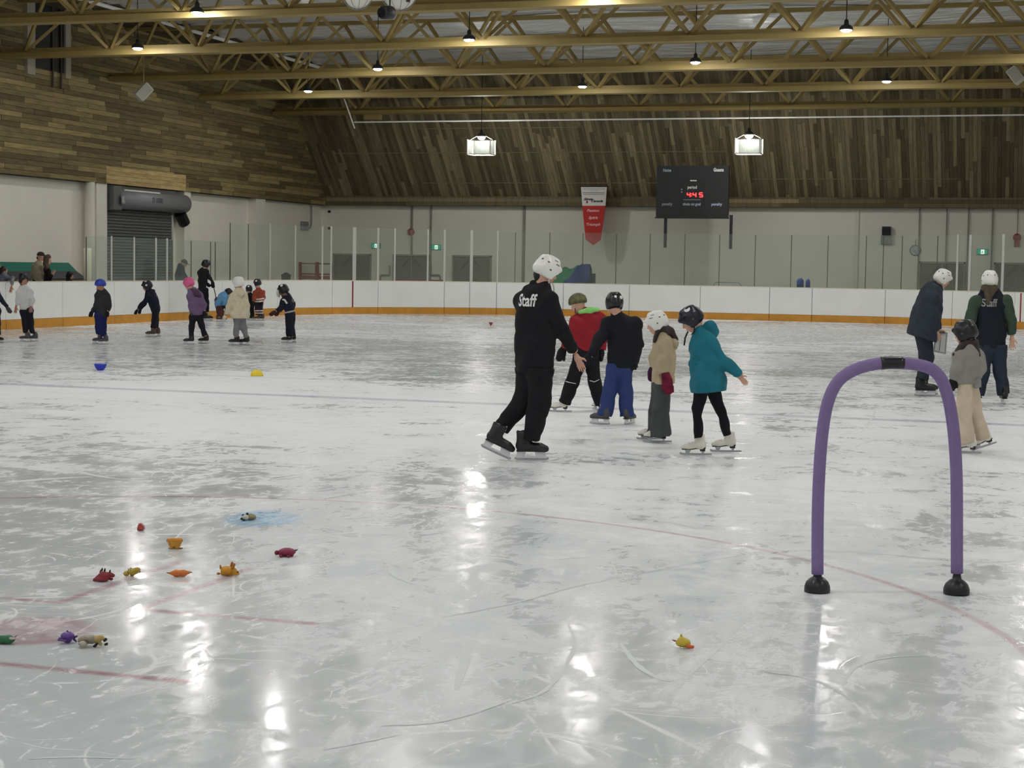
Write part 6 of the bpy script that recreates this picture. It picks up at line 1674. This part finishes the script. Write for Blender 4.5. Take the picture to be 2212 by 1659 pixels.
for x in (277, 279): blob('ear', [C(x, 1235, x + 2, 1228.5, 2.2, 1.6, .02 if x > 278 else -.01)], mu)
blob('paw', [C(283, 1242, 287, 1243, 2.4, 2.4)], mu)
blob('tail', [E_(302, 1234, 1.8, 4)], TM('mustard_dark', (120, 98, 34)))
t, T, blob, C, E_, q = toy('orange carrot-shaped squeaky toy tapering at both ends', 387, 1246)
blob('body', [C(366, 1238, 380, 1238, 2.5, 7.5), C(380, 1238, 396, 1238, 7.5, 7), C(396, 1238, 410, 1236, 7, 2.4)], TM('carrot', (214, 116, 46)))
blob('tip', [C(357, 1236, 366, 1238, .9, 2.2)], TM('tip_brown', (112, 58, 28)))
blob('tip', [C(410, 1235, 416, 1237, 1.8, .8)], TM('tip_brown', (112, 58, 28)))
t, T, blob, C, E_, q = toy('golden yellow dog toy with an upright ear and a black nose', 494, 1244)
go = TM('golden', (206, 148, 36))
blob('body', [E_(490, 1232, 14, 10, 12), C(480, 1239, 500, 1240, 4, 4)], go)
blob('head', [E_(505, 1233, 7.5, 7), C(504, 1238, 514, 1239, 4.5, 3.8)], go)
for x0, x1, o in ((503, 507, -.01), (497, 499, .04)): blob('ear', [C(x0, 1227, x1, 1218, 3.6, 2.8, o)], TM('golden_dark', (168, 106, 36)))
blob('tail', [C(477, 1228, 476, 1221, 2.6, 1.8)], TM('golden_dark', (168, 106, 36)))
blob('paw', [E_(472, 1239, 4.2, 3.2)], TM('golden_dark', (168, 106, 36)))
blob('nose', [E_(514, 1235.5, 2.4, 2.4, o=-.006)], blk)
t, T, blob, C, E_, q = toy('green crayon-shaped toy with a dark pointed end', 10, 1391)
gr = TM('green', (44, 110, 74))
blob('body', [C(-16, 1381, 20, 1381, 9.5, 9.5), C(20, 1381, 27, 1381, 9, 6)], gr)
blob('collar', [C(23, 1378, 32, 1378, 3.5, 2.6, -.012)], TM('bone', (206, 200, 190)))
blob('tip', [C(32, 1376, 38, 1371.5, 1.6, 1.0)], blk)
blob('jaw', [C(24, 1383, 32, 1380, 3, 1.4)], TM('green_dark', (34, 62, 46)))
t, T, blob, C, E_, q = toy('purple toy shaped like a hat with a brim and knob', 147, 1389)
pu = TM('violet', (92, 58, 140))
blob('crown', [E_(146, 1374, 15, 10), E_(146, 1383, 9, 6)], pu)
blob('brim', [C(128, 1379, 160, 1376, 2.4, 2.4), C(130, 1379, 146, 1381, 2.6, 2.6, -.03)], pu)
blob('knob', [E_(145.5, 1364.5, 3, 3.2)], TM('violet_dark', (66, 40, 104)))
for x0, y0, x1, y1 in ((160, 1377, 167, 1374), (160, 1381, 165, 1386)): blob('ribbon', [C(x0, y0, x1, y1, 3, 2)], TM('violet_dark', (66, 40, 104)))
t, T, blob, C, E_, q = toy('grey and tan dog toy with dark paws lying on its side by the purple toy', 204, 1397)
blob('body', [C(176, 1383, 200, 1381, 8, 10), E_(190, 1378, 14, 7)], TM('dog_grey', (150, 142, 126)))
blob('head', [E_(183, 1388, 9, 7, o=-.03)], TM('dog_pale', (178, 170, 152)))
blob('haunch', [C(204, 1380, 218, 1378, 8, 6), C(218, 1377, 228, 1382, 5, 3), C(206, 1384, 218, 1391, 5, 4)], TM('dog_tan', (190, 164, 108)))
for x0, y0, x1, y1 in ((212, 1388, 206, 1395), (228, 1382, 231, 1379), (230, 1390, 233, 1389)): blob('paw', [C(x0, y0, x1, y1, 3.2, 3.6, -.02)], blk)
blob('nose', [E_(176, 1386.5, 2, 2, o=-.045)], blk)
t, T, blob, C, E_, q = toy('yellow chick toy with an orange beak lying alone on the ice', 1478, 1399)
ye = TM('yellow', (206, 184, 62))
blob('body', [E_(1475, 1389, 16, 9, 13), C(1472, 1384, 1482, 1388, 9, 9)], ye)
blob('crest', [C(1472, 1379, 1471.5, 1371.5, 4, 2.6)], ye)
blob('beak', [C(1485, 1393.5, 1495, 1394, 4.6, 3.8, -.03)], TM('beak', (212, 92, 52)))
blob('tail', [C(1459, 1384.5, 1453, 1382.5, 2.4, 1.6)], TM('tail_brown', (146, 84, 44)))

# blue bowl and yellow dome on the far ice
g = ground(217, 800); D_ = depth(g); q = D_ / FPX
t = thing('play_bowl', 'bright blue plastic half bowl on the ice below the boy with the blue helmet', 'bowl', (g.x, g.y, 0))
MB().lathe((g.x, g.y, .002), [(6 * q, 0), (10 * q, 4 * q), (12.5 * q, 9 * q), (13.5 * q, 13 * q), (12.5 * q, 13 * q), (9 * q, 5 * q)], 20).build('bowl', mat('plastic_blue', (30, 50, 190), .35), t, True)
MB().lathe((g.x, g.y, .002 + 12.2 * q), [(13.4 * q, 0), (14.2 * q, .4 * q), (14.2 * q, 1.4 * q), (13.4 * q, 1.6 * q)], 20).build('rim', MATS['plastic_blue'], t, True)
g = ground(555, 812); D_ = depth(g); q = D_ / FPX
t = thing('marker_dome', 'bright yellow plastic dome marker on the far ice', 'marker', (g.x, g.y, 0))
MB().lathe((g.x, g.y, .002), [(14 * q, 0), (14 * q, 1.5 * q), (12 * q, 7 * q), (8.5 * q, 11.5 * q), (3.5 * q, 13 * q)], 20).build('dome', mat('plastic_yellow', (232, 204, 40), .35), t, True)
MB().lathe((g.x, g.y, .002 + 13 * q), [(3.4 * q, -.3 * q), (3 * q, .4 * q)], 12).build('top', mat('plastic_yellow2', (214, 184, 34), .4), t)
# small white box with a red triangle on the far ice
g = ground(1058, 708); D_ = depth(g); q = D_ / FPX
t = thing('logo_box', 'small white cube with a red triangle standing on the far ice', 'box', (g.x, g.y, 0))
MB().obox(Vector((g.x, g.y, 8.2 * q + .002)), RGT * 8.5 * q, FWD * 8.5 * q, UP * 8.2 * q).build('cube', mat('cube_white', (222, 224, 220), .5), t, bevel=.008)
c = Vector((g.x, g.y, 0)) - FWD * 8.7 * q
MB().prism([c + RGT * -2.5 * q + UP * 12 * q, c + RGT * 7 * q + UP * 12.2 * q, c + RGT * 2.5 * q + UP * 3.2 * q], FWD * .006).build('triangle', mat('triangle_red', (130, 52, 58), .5), t)

# long skate cuts that stand out on the near ice
m_cut = mat('cut_snow', (214, 219, 219), .5)
B = MB()
def cutline(pts, w0, w1=None):
    P = [ground(*p) for p in smooth_path(pts, 6)]; n = len(P); w1 = w0 if w1 is None else w1
    V = []; F = []
    for i, p in enumerate(P):
        d = (P[min(i + 1, n - 1)] - P[max(i - 1, 0)]); d.normalize(); s_ = Vector((-d.y, d.x, 0))
        f = i / (n - 1); w = (w0 + (w1 - w0) * f) * (0.25 + .75 * math.sin(math.pi * min(1, max(0, f * .96 + .02)))) / 2
        w *= .75 + .5 * hsh(i, int(pts[0][0]))
        V += [tuple(p + s_ * w + UP * .0012), tuple(p - s_ * w + UP * .0012)]
    for i in range(n - 1): F.append((2 * i, 2 * i + 1, 2 * i + 3, 2 * i + 2))
    B.poly(V, F)
cutline([(1448, 1500), (1500, 1448), (1560, 1392), (1620, 1330)], .020)
cutline([(960, 1333), (1106, 1304), (1230, 1270), (1310, 1254)], .022)
cutline([(1310, 1254), (1700, 1190), (2120, 1215), (2212, 1202)], .010)
cutline([(1820, 1480), (1850, 1440), (1925, 1420), (2010, 1418)], .022)
cutline([(985, 1490), (1000, 1440), (1010, 1390), (1012, 1380)], .05, .04)
cutline([(840, 1218), (850, 1240), (880, 1256), (905, 1264)], .04)
cutline([(240, 981), (350, 994), (450, 1002), (600, 1006)], .12)
cutline([(340, 1110), (500, 1090), (650, 1075)], .02)
cutline([(1320, 1205), (1330, 1235), (1334, 1245), (1306, 1250)], .012)
cutline([(1106, 1520), (1180, 1490), (1232, 1420), (1240, 1380), (1220, 1335)], .03, .012)
cutline([(1340, 1390), (1380, 1440), (1430, 1468), (1462, 1470)], .04, .02)
cutline([(830, 1568), (960, 1556), (1106, 1510)], .03, .05)
cutline([(1380, 1120), (1430, 1125), (1500, 1140)], .05)
cutline([(1800, 1122), (1830, 1128), (1865, 1137)], .12)
cutline([(150, 1008), (190, 1024), (260, 1035), (320, 1034)], .05)
cutline([(0, 1044), (90, 1036), (200, 1030)], .10)
cutline([(1650, 1452), (1730, 1462), (1790, 1482), (1850, 1520)], .02)
cutline([(60, 1640), (160, 1636), (290, 1640)], .014)
cutline([(700, 1620), (800, 1600), (860, 1588)], .02)
cutline([(1190, 1210), (1240, 1206), (1300, 1202)], .012)
cutline([(1860, 935), (1885, 900), (1890, 885)], .03)
o = B.build('skate_cuts', m_cut); o['kind'] = 'stuff'; tag(o, 'white skate cuts scraped into the near ice', 'ice marks')
